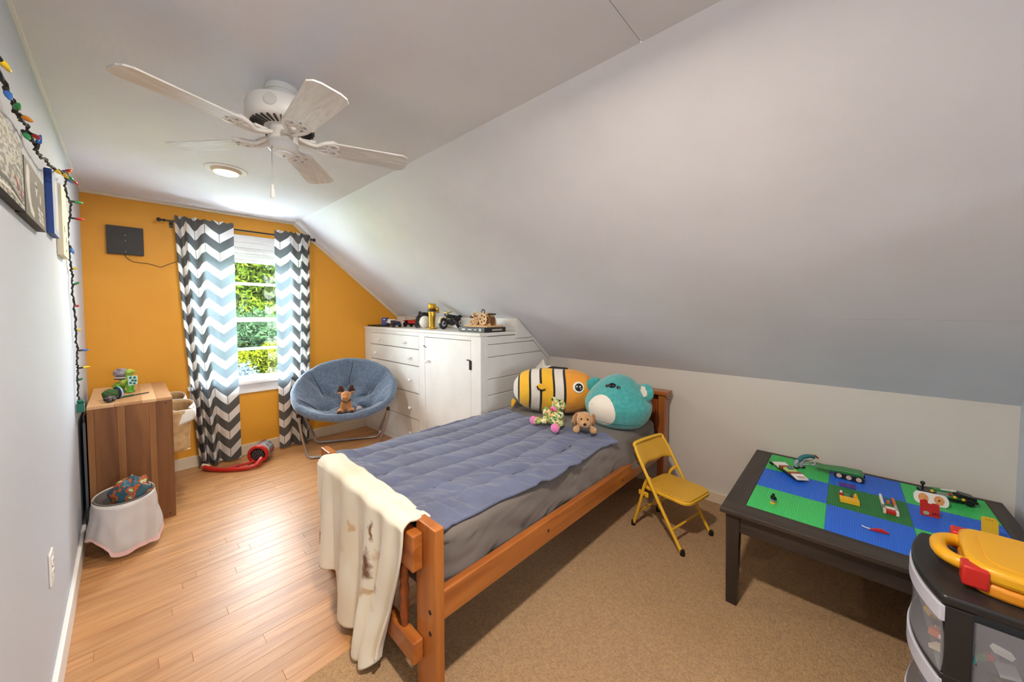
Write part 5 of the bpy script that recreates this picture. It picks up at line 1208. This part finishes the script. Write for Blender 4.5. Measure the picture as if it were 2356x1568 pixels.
ov = thing('oval_card', 'white oval plastic card with two orange waffle discs', 'toy card', (2.745, -0.312, ZP), 0.10, rot=(0, 0, 0.10)); ov.scale = (1.0, 0.62, 0.85)
m = M(); m.prism(rrect(-0.088,0.0,0.088,0.062,0.027,6), -0.0015, 0.0015, 'x', Matrix.Rotation(0.35,4,'Y')); obj('card', m, WH, parent=ov, bevel=0.0006)
WAF = pm('waffle_print', (206,120,60), 0.5, c2=(230,170,110), vscale=160)
for y_ in (0.038,-0.040): m = M(); m.prism(ellp(y_,0.031,0.026,0.023), -0.0022, -0.0012, 'x', Matrix.Rotation(0.35,4,'Y')); obj('waffle_disc', m, WAF, parent=ov)
m = M(); m.prism(ellp(-0.040,0.031,0.005,0.005), -0.0028, -0.002, 'x', Matrix.Rotation(0.35,4,'Y')); obj('disc_center', m, BK, parent=ov)
rc = thing('red_card', 'red plastic card with a green oval standing on the blue plate', 'toy card', (2.60, -0.292, ZP), 0.12); rc.scale = (1.0, 0.66, 0.95)
Rt = Matrix.Rotation(0.20,4,'Y')
m = M(); m.prism([(-0.042,0.004),(-0.038,0.0),(0.040,0.0),(0.044,0.004),(0.044,0.066),(0.020,0.068),(0.012,0.058),(-0.006,0.056),(-0.016,0.062),(-0.038,0.060),(-0.042,0.054)], -0.002,0.002,'x',Rt); obj('card', m, RD, parent=rc, bevel=0.0006)
m = M(); m.prism(ellp(0.018,0.014,0.014,0.008),-0.003,-0.0018,'x',Rt); obj('oval_window', m, col('pale_green',(150,176,140)), parent=rc)
for k in range(3): m = M(); m.prism(ellp(-0.012-k*0.011,0.014+0.002*(k==1),0.0045,0.005),-0.003,-0.0018,'x',Rt); obj('dark_mark', m, col('dark_red',(110,24,24)), parent=rc)
m = M(); m.prism(ellp(0.022,0.062,0.014,0.010),-0.0015,0.0015,'x',Rt); obj('red_tab', m, RD, parent=rc)
yk = thing('yellow_card', 'yellow plastic card with black dots standing beside the yellow case', 'toy card', (2.52, -0.436, ZP), 0.1); yk.scale = (1.0, 0.62, 0.95)
Rt = Matrix.Rotation(0.12,4,'Y')
m = M(); m.prism([(-0.034,0.0),(0.034,0.0),(0.034,0.085),(0.026,0.088),(-0.022,0.088),(-0.034,0.076)], -0.002,0.002,'x',Rt); obj('card', m, YL, parent=yk, bevel=0.0008)
for y_, z_, r_ in ((0.012,0.018,0.005),(-0.006,0.017,0.006),(0.016,0.078,0.003),(0.004,0.079,0.003),(-0.008,0.078,0.003)): m = M(); m.prism(ellp(y_,z_,r_,r_*0.7),-0.003,-0.0018,'x',Rt); obj('black_dot', m, BK if z_ < 0.05 else col('dull_yellow',(170,128,30)), parent=yk)
bv = thing('toy_jeep', 'black and green toy brick vehicle with yellow lights by the wall', 'toy', (2.865, -0.375, ZP), -pi/2+0.28)
brick(bv,'chassis',(0,0,0.012),(0.17,0.055,0.010),BK); brick(bv,'hood',(0.052,0,0.022),(0.055,0.05,0.020),BK,rot=(0,0.2,0)); brick(bv,'green_side',(0.02,0.0,0.022),(0.06,0.058,0.006),GR); brick(bv,'cab',(-0.02,0,0.022),(0.05,0.046,0.020),CLR); brick(bv,'roof_bar',(-0.025,0,0.042),(0.06,0.030,0.006),GR)
brick(bv,'white_bar',(0.0,0.0,0.046),(0.05,0.014,0.005),WH,rot=(0,-0.1,0)); brick(bv,'rear_rack',(-0.075,0,0.022),(0.04,0.05,0.012),BK)
for x_ in (-0.055,0.055):
    for y_ in (-0.034,0.034): wheel(bv,(x_,y_,0.015),0.015,0.014,'y')
for x_, y_, z_ in ((0.038,-0.028,0.024),(0.01,-0.03,0.030),(-0.06,-0.02,0.040)): m = M(); m.ell((x_,y_,z_),0.007,10,7); obj('yellow_light', m, YL, parent=bv, smooth=60)
m = M(); m.ell((-0.005,-0.026,0.040),0.006,10,7); obj('red_light', m, RD, parent=bv, smooth=60)
m = M(); m.tube([(-0.085,0.0,0.03),(-0.085,0.0,0.062)],0.004,8); m.ell((-0.085,0,0.066),0.009,10,7); obj('lever', m, BK, parent=bv, smooth=60)
fn_ = thing('red_fin', 'small red feather shaped toy fin with a white stalk', 'toy part', (2.285, -0.118, ZP), -pi/2+0.05)
m = M(); m.prism([(-0.026,0.002),(0.0,0.001),(0.030,0.003),(0.034,0.008),(0.012,0.017),(-0.008,0.013)], -0.004,0.004,'y'); obj('fin', m, RD, parent=fn_, bevel=0.002)
m = M(); m.tube(smooth_path([(-0.022,0,0.005),(-0.036,0,0.006),(-0.046,0.002,0.009)],4),0.0022,7); obj('stalk', m, WH, parent=fn_, smooth=60)

# ------------------------------------------------------------------ drawer tower with the yellow case
PLBK = pm('black_plastic', (34,33,34), 0.42)
DRW, nt, b = mk('frosted_drawer_plastic'); N = nt.nodes; Lk = nt.links
b.inputs['Base Color'].default_value = rgb((178,178,186)); b.inputs['Roughness'].default_value = 0.35
tp = N.new('ShaderNodeBsdfTransparent'); mx = N.new('ShaderNodeMixShader'); mx.inputs[0].default_value = 0.74; Lk.new(b.outputs[0], mx.inputs[1]); Lk.new(tp.outputs[0], mx.inputs[2]); Lk.new(mx.outputs[0], N['Material Output'].inputs[0])
DRF, nt, b = mk('frosted_drawer_lip'); b.inputs['Base Color'].default_value = rgb((190,190,204)); b.inputs['Roughness'].default_value = 0.35; setin(b,'Transmission Weight',0.0)
UX0, UX1, UY0, UY1, UZ = 1.597, 1.955, -0.545, -0.195, 0.648
un = thing('drawer_tower', 'black plastic drawer tower with frosted bow-front drawers', 'drawer unit', ((UX0+UX1)/2, UY1, 0.013))
wu = (UX1-UX0)/2; du = UY1-UY0
def bow(k, w_=None, ins=0.0, extra=0.0):     # front outline from near (-x) to far (+x)
    w_ = w_ or wu; return [(-w_+ins + 2*(w_-ins)*i/k, 0.034*(1-((2*i/k)-1)**2) - ins + extra) for i in range(k+1)]
def slab(nm, z0, z1, ins=0.0, extra=0.0, bev=0.004):
    m = M(); pl = bow(16, ins=ins, extra=extra) + [(wu-ins, -du+ins), (-wu+ins, -du+ins)]
    m.prism(pl, z0, z1); return obj(nm, m, PLBK, parent=un, bevel=bev, seg=3)
zu = UZ-0.013
slab('top', zu-0.026, zu, bev=0.008)
tiers = [(0.432, zu-0.028), (0.222, 0.416), (0.018, 0.206)]
slab('base', 0.0, 0.016)
for z_ in (0.416, 0.206): slab('divider', z_, z_+0.016, ins=0.002)
for x_, y_ in ((-wu+0.003,-0.052),(wu-0.040,-0.052),(-wu+0.003,-du+0.004),(wu-0.040,-du+0.004)):
    m = M(); m.box((x_, y_-0.0, 0.016), (x_+0.037, y_+0.046, zu-0.026)); obj('post', m, PLBK, parent=un, bevel=0.003)
m = M(); m.box((-wu+0.006, -du+0.002, 0.016), (wu-0.006, -du+0.008, zu-0.026)); obj('back_panel', m, PLBK, parent=un)
random.seed(12)
bcols = [('red',RD), ('yellow',YL), ('blue',BLU), ('white',WH), ('green',GR), ('black',BK), ('grey',GY), ('orange',OR), ('teal',TE), ('cream',col('abs_cream',(222,208,180)))]
for ti, (z0, z1) in enumerate(tiers):
    dw = thing('drawer', None, None); dw.parent = un
    k = 20; hN = z1-z0
    fr_ = bow(k, w_=wu-0.004, extra=-0.006)
    m = M()
    def ff(u, v):
        i = u*k; a = fr_[min(k, int(round(i)))]
        pinch = 0.006*sin(pi*min(1, max(0, (0.72-v)/0.72))) if v < 0.72 else 0.0
        return (a[0], a[1] + 0.004 - pinch, z0 + hN*v)
    m.grid(k, 12, ff); m2_ = obj('drawer_front', m, DRW, parent=dw, smooth=60, solid=0.003)
    m = M(); pl = [(x, y+0.003) for x, y in bow(k, w_=wu-0.003, extra=0.0)]; m.prism(pl + [(x, y-0.010) for x, y in pl[::-1]], z0+hN*0.76, z1-0.001); obj('handle_lip', m, DRF, parent=dw, bevel=0.002)
    m = M(); m.box((-wu+0.010, -du+0.02, z0+0.002), (-wu+0.013, -0.006, z1-0.02)); m.box((wu-0.013, -du+0.02, z0+0.002), (wu-0.010, -0.006, z1-0.02)); m.box((-wu+0.010, -du+0.02, z0+0.002), (wu-0.010, -du+0.023, z1-0.02)); m.box((-wu+0.010, -du+0.02, z0+0.001), (wu-0.010, 0.0, z0+0.004)); obj('drawer_tray', m, DRW, parent=dw)
    if ti < 2:
        for q in range(44 if ti == 0 else 22):
            d_ = random.choice(((0.016,0.032,0.012),(0.016,0.016,0.012),(0.032,0.064,0.010),(0.024,0.048,0.016)))
            near = q % 2 == 0
            px_ = (UX0+UX1)/2 + (random.uniform(-wu+0.024, -wu+0.06) if near else random.uniform(-wu+0.04, wu-0.06)); py_ = UY1 + (random.uniform(-0.30,-0.05) if near else random.uniform(-0.032,-0.016)); pz_ = 0.013 + z0 + 0.006 + random.random()*hN*0.55
            cn_, cm_ = random.choice(bcols); o = thing('loose_brick', 'loose %s toy brick inside the %s frosted drawer of the tower' % (cn_, 'upper' if ti == 0 else 'middle'), 'toy brick', (px_,py_,pz_), rot=(random.uniform(-0.4,0.4),random.uniform(-0.4,0.4),random.uniform(0,6)), group='loose %s bricks in the %s drawer' % (cn_, 'upper' if ti == 0 else 'middle'))
            brick(o,'brick_body',(0,0,0),d_,cm_)
CASEY = pm('case_yellow', (222,162,26), 0.35); CASEO = pm('case_amber', (216,138,30), 0.35); CASER = pm('case_red', (190,36,30), 0.35)
cs = thing('tool_case', 'yellow plastic carrying case with red latches on the drawer tower', 'case', (1.785, -0.25, UZ), radians(-3))
out = [(-0.128,-0.06),(-0.120,-0.022),(-0.095,-0.004),(-0.06,0.0),(0.06,0.0),(0.095,-0.004),(0.120,-0.022),(0.128,-0.06),(0.132,-0.345),(0.120,-0.36),(-0.120,-0.36),(-0.132,-0.345)]
m = M(); m.prism(out, 0.0, 0.034); obj('lower_shell', m, CASEO, parent=cs, bevel=0.010, seg=3, smooth=50)
m = M(); m.prism(out, 0.034, 0.072); obj('upper_shell', m, CASEY, parent=cs, bevel=0.012, seg=3, smooth=50)
m = M(); m.prism([(x*0.78, -0.05+(y+0.02)*0.86) for x, y in out[:8]] + [(0.1,-0.33),(-0.1,-0.33)], 0.071, 0.0745); obj('lid_panel', m, CASEY, parent=cs, bevel=0.0015)
m = M()
hp = [(-0.072,-0.02,0.042),(-0.066,0.012,0.042),(-0.040,0.034,0.042),(0.0,0.040,0.042),(0.040,0.034,0.042),(0.066,0.012,0.042),(0.072,-0.02,0.042)]
m.tube(smooth_path(hp,5), 0.017, 12, mat=None); obj('handle', m, CASEY, parent=cs, smooth=60)
for s_ in (-1,1):
    m = M(); m.box((s_*0.104-0.024,-0.034,0.012),(s_*0.104+0.024,0.010,0.064), None); o = obj('latch', m, CASER, parent=cs, bevel=0.006, seg=3, smooth=50)
# ------------------------------------------------------------------ red toy on the floor below the curtain
rt_ = thing('toy_launcher', 'red toy launcher with a grey barrel lying against the orange wall', 'toy', (0.985, 3.765, 0.001), atan2(-0.86,-0.51))
Rb = Matrix.Translation((0.0,0.0,0.082)) @ Matrix.Rotation(pi/2,4,'Y')
m = M(); m.lathe([(0.074,-0.17),(0.078,-0.16),(0.078,-0.045)],28,Rb); brl = obj('barrel', m, pm('launcher_silver',(150,150,156),0.4,c2=(120,120,126),vscale=30), parent=rt_, smooth=40)
for k in range(12):
    a = 2*pi*k/12; m = M(); m.cbox((-0.105, 0.079*cos(a), 0.082+0.079*sin(a)), (0.12,0.006,0.006)); obj('rib', m, LG_ if k % 3 else RD, parent=brl)
m = M(); m.lathe([(0.079,-0.048),(0.080,-0.044),(0.080,-0.018),(0.079,-0.016)],28,Rb); obj('white_band', m, WH, parent=rt_, smooth=40)
m = M(); m.lathe([(0.0806,-0.036),(0.0808,-0.034),(0.0808,-0.028),(0.0806,-0.026)],28,Rb,cap=False); obj('black_band', m, BK, parent=rt_, smooth=40)
m = M(); m.lathe([(0.058,-0.02),(0.081,-0.018),(0.083,0.0),(0.078,0.012),(0.060,0.014),(0.056,0.0)],28,Rb,cap=False); obj('red_ring', m, RD, parent=rt_, smooth=40)
m = M(); m.lathe([(0.058,-0.006),(0.050,0.004),(0.0,0.006)],24,Rb); gr_ = obj('grille', m, BK, parent=rt_, smooth=40)
for k in range(40):
    a = k*2.4; r_ = 0.0072*sqrt(k)+0.002; m = M(); m.ell((0.008,r_*cos(a),0.082+r_*sin(a)),(0.004,0.0035,0.0035),6,4); obj('grille_stud', m, GY, parent=gr_)
def L2(x, y, z=0.0): v = Matrix.Rotation(-rt_.rotation_euler.z,4,'Z') @ (Vector((x,y,z))-Vector((0.985,3.80,0.0))); return v
m = M(); m.tube(smooth_path([L2(1.0,3.74,0.06),L2(0.95,3.70,0.032),L2(0.87,3.715,0.020),L2(0.76,3.80,0.018),L2(0.68,3.89,0.020),L2(0.635,3.95,0.034)],7), [0.022]*8+[0.017]*20+[0.019]*8, 12); obj('grip', m, RD, parent=rt_, smooth=60)
m = M(); m.tube(smooth_path([L2(0.955,3.77,0.045),L2(0.91,3.79,0.030),L2(0.84,3.82,0.020),L2(0.78,3.835,0.018)],6), 0.010, 10); obj('guard', m, RD, parent=rt_, smooth=60)
m = M(); m.tube([L2(0.665,3.93,0.040),L2(0.625,3.975,0.048)],0.013,10); obj('white_tip', m, col('abs_cream',(222,208,180)), parent=rt_, smooth=60)
for k, (x_, y_) in enumerate(((0.90,3.725),(0.83,3.76),(0.945,3.712))): m = M(); m.ell(L2(x_,y_,0.034),(0.018,0.008,0.006),10,7); obj('dark_slot', m, col('dark_maroon',(70,14,20)), parent=rt_, smooth=60)

# ------------------------------------------------------------------ toys on the cubby
kp_ = thing('knit_toy', 'dark green knit toy with a blue striped band on the cubby', 'toy', (0.13, 3.37, 0.7965), 0.5)
m = M(); m.ell((0,0,0.034),(0.040,0.034,0.034),20,14,fn=lambda d: 1+0.12*ns(d.x*6,d.y*6,d.z*6)); obj('body', m, pm('knit_green',(44,72,38),0.95,c2=(70,104,52),vscale=90,bump=0.6,bscale=160), parent=kp_, smooth=180)
m = M(); m.tube([(0.030,0.034*cos(2*pi*k/24),0.036+0.034*sin(2*pi*k/24)) for k in range(24)],0.006,8,closed=True); obj('navy_band', m, pm('navy_knit',(24,32,62),0.9), parent=kp_, smooth=60)
m = M(); m.tube([(0.040,0.033*cos(2*pi*k/24),0.036+0.033*sin(2*pi*k/24)) for k in range(24)],0.005,8,closed=True); obj('pale_band', m, pm('pale_blue_knit',(150,180,214),0.9), parent=kp_, smooth=60)
yb = thing('yarn_ball', 'small dark speckled ball beside the knit toy', 'ball', (0.128, 3.275, 0.7965))
m = M(); m.ell((0,0,0.021),(0.028,0.028,0.021),18,12); obj('ball', m, pm('dark_speckle',(30,28,34),0.8,c2=(120,112,120),vscale=120,lo=0.5,hi=0.6), parent=yb, smooth=180)
m = M(); m.tube([(0.02*cos(a),0.02*sin(a),0.030+0.004*sin(3*a)) for a in [k*0.3 for k in range(21)]],0.002,6); obj('thread', m, PAPERW, parent=yb, smooth=60)
pn = thing('toy_baton', 'thin grey and green toy baton lying on the cubby', 'toy', (0.17, 3.385, 0.7965), radians(30))
m = M(); m.box((0.0,-0.008,0.0),(0.07,0.008,0.010)); obj('grip', m, pm('baton_green',(30,84,52),0.5), parent=pn, bevel=0.003); m = M(); m.box((0.068,-0.004,0.001),(0.155,0.004,0.007)); obj('shaft', m, pm('baton_grey',(70,70,76),0.5), parent=pn, bevel=0.002)
dn = thing('dinosaur_toy', 'green toy dinosaur with a shaggy grey mane and checkered shield', 'toy', (0.195, 3.60, 0.7965), -0.5)
LIME = pm('lime_plastic',(92,168,52),0.4); LIM2 = pm('pale_lime',(176,196,72),0.5,c2=(120,160,60),vscale=50)
blob('body', [((0.0,0,0.075),(0.030,0.034,0.032)), ((0.022,-0.004,0.105),(0.020,0.022,0.03)), ((0.028,-0.006,0.140),(0.026,0.022,0.022)), ((0.045,-0.012,0.145),(0.018,0.014,0.012)), ((-0.03,0.0,0.056),(0.03,0.022,0.02)), ((-0.055,0.0,0.045),(0.02,0.012,0.012))], LIM2, dn, 0.004, 3)
for x_, y_ in ((-0.03,-0.02),(-0.03,0.02),(0.025,-0.02),(0.02,0.022)): m = M(); m.tube(smooth_path([(x_,y_,0.06),(x_+0.006,y_,0.03),(x_,y_,0.006)],4),[0.014]*4+[0.011]*4+[0.013],10); m.ell((x_+0.006,y_,0.007),(0.018,0.012,0.007),10,6); obj('leg', m, LIME, parent=dn, smooth=60)
m = M(); m.ell((-0.018,0.0,0.135),(0.042,0.034,0.032),22,16,fn=lambda d: 1+0.2*ns(d.x*8,d.y*8,d.z*8)); obj('mane', m, pm('shaggy_grey',(176,168,180),0.95,c2=(120,110,124),vscale=60,bump=0.8,bscale=90), parent=dn, smooth=180)
for z_ in (0.098,0.106): m = M(); m.tube([(-0.015+0.036*cos(a),0.032*sin(a),z_) for a in [2*pi*k/20 for k in range(20)]],0.004,7,closed=True); obj('mane_band', m, pm('plum_band',(76,50,74),0.8) if z_ < 0.1 else PAPERW, parent=dn, smooth=60)
sh_ = M(); sh_.prism([(-0.02,-0.036),(0.024,-0.03),(0.026,0.03),(-0.024,0.032)],-0.004,0.004,'x',Matrix.Translation((0.052,-0.024,0.085)) @ Matrix.Rotation(-0.9,4,'Z')); shd = obj('shield', sh_, pm('pale_teal',(176,214,200),0.4), parent=dn, bevel=0.002)
for y_, z_ in ((-0.010,0.020),(0.010,0.018),(0.0,0.0),(0.014,-0.004),(-0.010,-0.016),(0.008,-0.022)): m = M(); m.prism(ellp(y_,z_,0.007,0.008,10),-0.0055,0.0055,'x',Matrix.Translation((0.052,-0.024,0.085)) @ Matrix.Rotation(-0.9,4,'Z')); obj('shield_spot', m, pm('deep_teal',(34,96,108),0.4) if 'deep_teal' not in MATS else MATS['deep_teal'], parent=shd)

# ------------------------------------------------------------------ toys on the dresser
DT = DZ + 0.0005
tr2 = thing('grey_tray', 'thin dark grey tray on the dresser by the orange wall', 'tray', (2.24, 3.93, DT), 0.0)
m = M(); m.prism([(-0.075,-0.12),(0.06,-0.13),(0.085,0.10),(-0.085,0.12)],0.0,0.006); obj('base', m, pm('tray_grey',(86,82,78),0.5), parent=tr2, bevel=0.002); m = M(); m.tube([(-0.085,0.12,0.012),(-0.075,-0.12,0.006),(0.06,-0.13,0.006),(0.085,0.10,0.012)],0.005,8,closed=True); obj('rim', m, BK, parent=tr2, smooth=60)
bb_ = thing('blue_box', 'small dark blue box with a red and white mark on the grey tray', 'box', (2.275, 3.87, DT+0.0125), 0.4)
m = M(); m.box((-0.020,-0.034,0),(0.020,0.034,0.090)); obj('carton', m, pm('carton_blue',(26,48,130),0.4), parent=bb_, bevel=0.002)
for z_, mt_ in ((0.066,WH),(0.058,RD)): m = M(); m.box((-0.0212,-0.02,z_),(-0.0198,0.012,z_+0.006),None); obj('printed_mark', m, mt_, parent=bb_)
tk = thing('toy_truck', 'navy and white toy truck with orange bumper on the dresser', 'toy', (2.255, 3.64, DT), -pi/2-0.1); tk.scale = (1.35, 1.2, 1.3)
brick(tk,'chassis',(0,0,0.018),(0.17,0.055,0.014),col('abs_navy',(32,44,76))); brick(tk,'cab',(-0.045,0,0.032),(0.055,0.052,0.034),WH); brick(tk,'hood',(-0.085,0,0.030),(0.028,0.048,0.018),WH); brick(tk,'bed',(0.035,0,0.032),(0.09,0.05,0.016),col('abs_navy',(32,44,76)),studs=(6,4)); brick(tk,'windscreen',(-0.045,0,0.040),(0.057,0.044,0.016),BK); brick(tk,'bumper',(-0.104,0,0.012),(0.012,0.05,0.014),OR)
for x_ in (-0.062,0.052):
    for y_ in (-0.032,0.032): wheel(tk,(x_,y_,0.018),0.018,0.016,'y')
rv = thing('toy_racer', 'red toy brick racer with a clear canopy behind the navy truck', 'toy', (2.41, 3.48, DT), -pi/2+0.1); rv.scale = (1.25, 1.1, 1.35)
brick(rv,'chassis',(0,0,0.018),(0.24,0.06,0.012),BK); brick(rv,'red_body',(0.02,0,0.030),(0.15,0.056,0.026),RD,studs=(9,4)); brick(rv,'red_nose',(0.105,0,0.024),(0.05,0.05,0.018),RD); brick(rv,'rear_wing',(-0.10,0,0.05),(0.03,0.07,0.006),RD); brick(rv,'wing_strut',(-0.10,0,0.03),(0.012,0.05,0.02),BK)
m = M(); m.prism([(-0.11,0.062),(0.07,0.058),(0.055,0.084),(-0.10,0.094)],-0.022,0.022,'y'); obj('canopy', m, pm('dusty_clear',(214,198,186),0.15,trans=0.55), parent=rv, bevel=0.004)
for x_ in (-0.08,0.08):
    for y_ in (-0.038,0.038): wheel(rv,(x_,y_,0.021),0.021,0.018,'y',RD)
hm = thing('toy_helmet', 'black and white toy helmet standing open on the dresser', 'toy', (2.335, 3.16, DT), atan2(-1.0,-0.35))
m = M(); m.ell((0.0,0,0.062),(0.052,0.060,0.068),24,16,fn=lambda d: 1.0); wv_ = obj('white_shell', m, WH, parent=hm, smooth=180)
m = M(); m.tube(smooth_path([(-0.005,-0.066,0.006),(-0.01,-0.076,0.06),(-0.012,-0.058,0.118),(-0.012,0.0,0.146),(-0.012,0.058,0.118),(-0.01,0.076,0.06),(-0.005,0.066,0.006)],6),0.020,10); obj('black_arch', m, pm('black_fur',(30,30,32),0.8,c2=(90,90,94),vscale=50,lo=0.55,hi=0.65), parent=hm, smooth=60)
for y_ in (-0.045,0.05): m = M(); m.ell((-0.012,y_,0.158),(0.014,0.018,0.018),12,8); obj('ear_knob', m, BK, parent=hm, smooth=60)
m = M(); m.ell((0.05,0.02,0.008),(0.012,0.012,0.008),10,6); obj('foot', m, BN, parent=hm, smooth=60)
GOLD = pm('shiny_gold',(214,170,62),0.25,metal=0.85)
gt = thing('gold_trophy', 'tall gold trophy shaped like a raised fist', 'trophy', (2.315, 3.0, DT), atan2(-1.0,-0.35))
m = M(); m.lathe([(0.052,0.0),(0.052,0.008),(0.034,0.02),(0.032,0.06),(0.036,0.12),(0.040,0.17),(0.036,0.178)],20); obj('shaft', m, GOLD, parent=gt, smooth=50)
m = M(); m.lathe([(0.040,0.172),(0.043,0.180),(0.040,0.188)],20); obj('cuff', m, BK, parent=gt, smooth=50)
blob('fist', [((0.0,0,0.215),(0.040,0.042,0.036)),((0.0,-0.018,0.238),(0.030,0.022,0.018)),((0.0,0.020,0.236),(0.030,0.022,0.018)),((0.014,0.048,0.196),(0.018,0.022,0.026)),((0.014,0.058,0.168),(0.014,0.014,0.014))], GOLD, gt, 0.005)
m = M(); m.ell((0.05,0.0,0.012),(0.05,0.03,0.012),14,8); obj('toe', m, GOLD, parent=gt, smooth=60)
mb = thing('toy_motorcycle', 'black and cream toy motorcycle beside the gold trophy', 'toy', (2.42, 2.83, DT), atan2(0.15,1.0))
for x_ in (-0.105,0.13):
    R_ = Matrix.Rotation(pi/2,4,'X')
    m = M(); m.tube([(0.042*cos(2*pi*k/28),0,0.042*sin(2*pi*k/28)) for k in range(28)],0.014,10,closed=True); w_ = obj('wheel', m, BK, parent=mb, smooth=60, loc=(x_,0,0.056))
    m = M(); m.lathe([(0.026,-0.008),(0.028,0.0),(0.026,0.008)],20,R_); obj('rim', m, LG_, parent=w_, smooth=40)
    m = M(); m.lathe([(0.010,-0.016),(0.010,0.016)],12,R_); obj('axle', m, BK, parent=w_, smooth=40)
m = M(); m.tube([(-0.105,0.02,0.056),(-0.06,0.02,0.15)],0.006,8); m.tube([(-0.105,-0.02,0.056),(-0.06,-0.02,0.15)],0.006,8); obj('fork', m, BK, parent=mb, smooth=60)
m = M(); m.tube(smooth_path([(-0.165,0,0.06),(-0.15,0,0.105),(-0.105,0,0.122),(-0.06,0,0.10)],5),0.012,8); obj('front_fender', m, col('abs_cream',(222,208,180)), parent=mb, smooth=60)
m = M(); m.ell((0.01,0,0.07),(0.07,0.03,0.034),16,10,fn=lambda d: 1+0.2*ns(d.x*5,d.y*5,d.z*5)); obj('engine', m, pm('engine_black',(24,24,26),0.4,c2=(150,150,156),vscale=60,lo=0.56,hi=0.62), parent=mb, smooth=60)
m = M(); m.ell((-0.02,0,0.125),(0.055,0.022,0.020),16,10); obj('tank', m, BK, parent=mb, smooth=60)
m = M(); m.tube(smooth_path([(0.03,0,0.118),(0.08,0,0.112),(0.14,0,0.122),(0.19,0,0.130)],5),[0.022]*6+[0.018]*6+[0.010]*4,10); obj('seat', m, BK, parent=mb, smooth=60)
m = M(); m.tube([(-0.05,-0.06,0.172),(-0.06,0,0.158),(-0.05,0.06,0.172)],0.005,8); obj('handlebar', m, GOLD, parent=mb, smooth=60)
gbx = thing('game_box', 'flat black box with white lettering on the dresser corner', 'box', (2.345, 2.30, DT), 0.0)
m = M(); m.box((-0.125,-0.165,0),(0.125,0.165,0.040)); obj('carton', m, pm('carton_black',(40,40,44),0.45), parent=gbx, bevel=0.002)
for y_, w_, h_ in ((0.10,0.045,0.014),(0.02,0.05,0.009),(-0.05,0.03,0.009),(-0.11,0.026,0.022)): m = M(); m.box((-0.1262,y_-w_/2,0.020-h_/2),(-0.1248,y_+w_/2,0.020+h_/2)); obj('printed_mark', m, col('dull_print',(176,172,160)), parent=gbx)
m = M(); m.box((-0.04,-0.1662,0.012),(0.08,-0.1648,0.026)); obj('printed_mark', m, col('dull_print',(176,172,160)), parent=gbx)
wm = thing('wooden_model', 'wooden mechanical gear model with wheels on the black box', 'model', (2.36, 2.30, DT+0.0402), 0.0)
PLY = pm('plywood',(206,164,110),0.6,c2=(224,186,136),vscale=20); PLYD = pm('plywood_edge',(112,72,40),0.7)
m = M(); m.prism(rrect(-0.10,-0.15,0.10,0.15,0.012),0.0,0.014); obj('base', m, PLY, parent=wm, bevel=0.002)
def gear(x, y, z, r, n, th=0.005, nm='gear'):
    pts_ = []
    for k in range(n*4):
        a = 2*pi*k/(n*4); rr = r*(1.0 if (k % 4) in (0,1) else 0.86); pts_.append((y+rr*cos(a), z+rr*sin(a)))
    m = M(); m.prism(pts_, x, x+th, 'x'); g = obj(nm, m, PLY, parent=wm)
    for k in range(5):
        a = 2*pi*k/5; m = M(); m.prism(ellp(y+r*0.52*cos(a), z+r*0.52*sin(a), r*0.20, r*0.20, 10), x-0.0006, x+th+0.0006, 'x'); obj('gear_hole', m, PLYD, parent=g)
    m = M(); m.tube([(x-0.004,y,z),(x+th+0.004,y,z)],0.004,8); obj('axle', m, PLYD, parent=g)
for a in ((-0.062,-0.055,0.070,0.055,18),(-0.055,0.045,0.050,0.036,14),(-0.05,0.105,0.040,0.024,10),(0.0,-0.055,0.070,0.052,18),(0.01,0.045,0.050,0.034,14),(0.05,-0.02,0.075,0.050,16)): gear(*a)
for x_ in (-0.04,0.03): m = M(); m.prism([(-0.13,0.012),(0.13,0.012),(0.12,0.05),(0.06,0.085),(-0.02,0.105),(-0.09,0.11),(-0.125,0.06)],x_,x_+0.005,'x'); obj('side_plate', m, PLY, parent=wm)
for k in range(6): m = M(); m.prism(ellp(0.11-0.042*k,0.030+0.010*(k%2),0.012,0.012,12),-0.0412,-0.0340,'x'); obj('round_hole', m, PLYD, parent=wm)
m = M(); m.tube([(-0.02,0.02,0.10),(-0.02,0.075,0.13),(-0.02,0.11,0.118)],0.008,8); obj('crane_arm', m, PLY, parent=wm, smooth=60)
m = M(); m.tube([(-0.02,-0.06,0.10),(-0.02,-0.10,0.112),(-0.02,-0.17,0.110)],0.007,8); obj('black_rod', m, BK, parent=wm, smooth=60)
m = M(); m.cbox((-0.02,-0.11,0.06),(0.06,0.05,0.05)); obj('rear_crate', m, PLYD, parent=wm, bevel=0.003)
for y_ in (0.06,0.09,0.12): m = M(); m.cbox((-0.03,y_,0.085+0.012*(y_==0.09)),(0.03,0.022,0.022)); obj('rack_block', m, PLYD if y_ != 0.09 else PLY, parent=wm, bevel=0.002)
m = M(); m.tube([(-0.02+0.018*cos(2*pi*k/18),-0.02+0.0,0.132+0.018*sin(2*pi*k/18)) for k in range(18)],0.004,7,closed=True); obj('flywheel', m, BK, parent=wm, smooth=60)
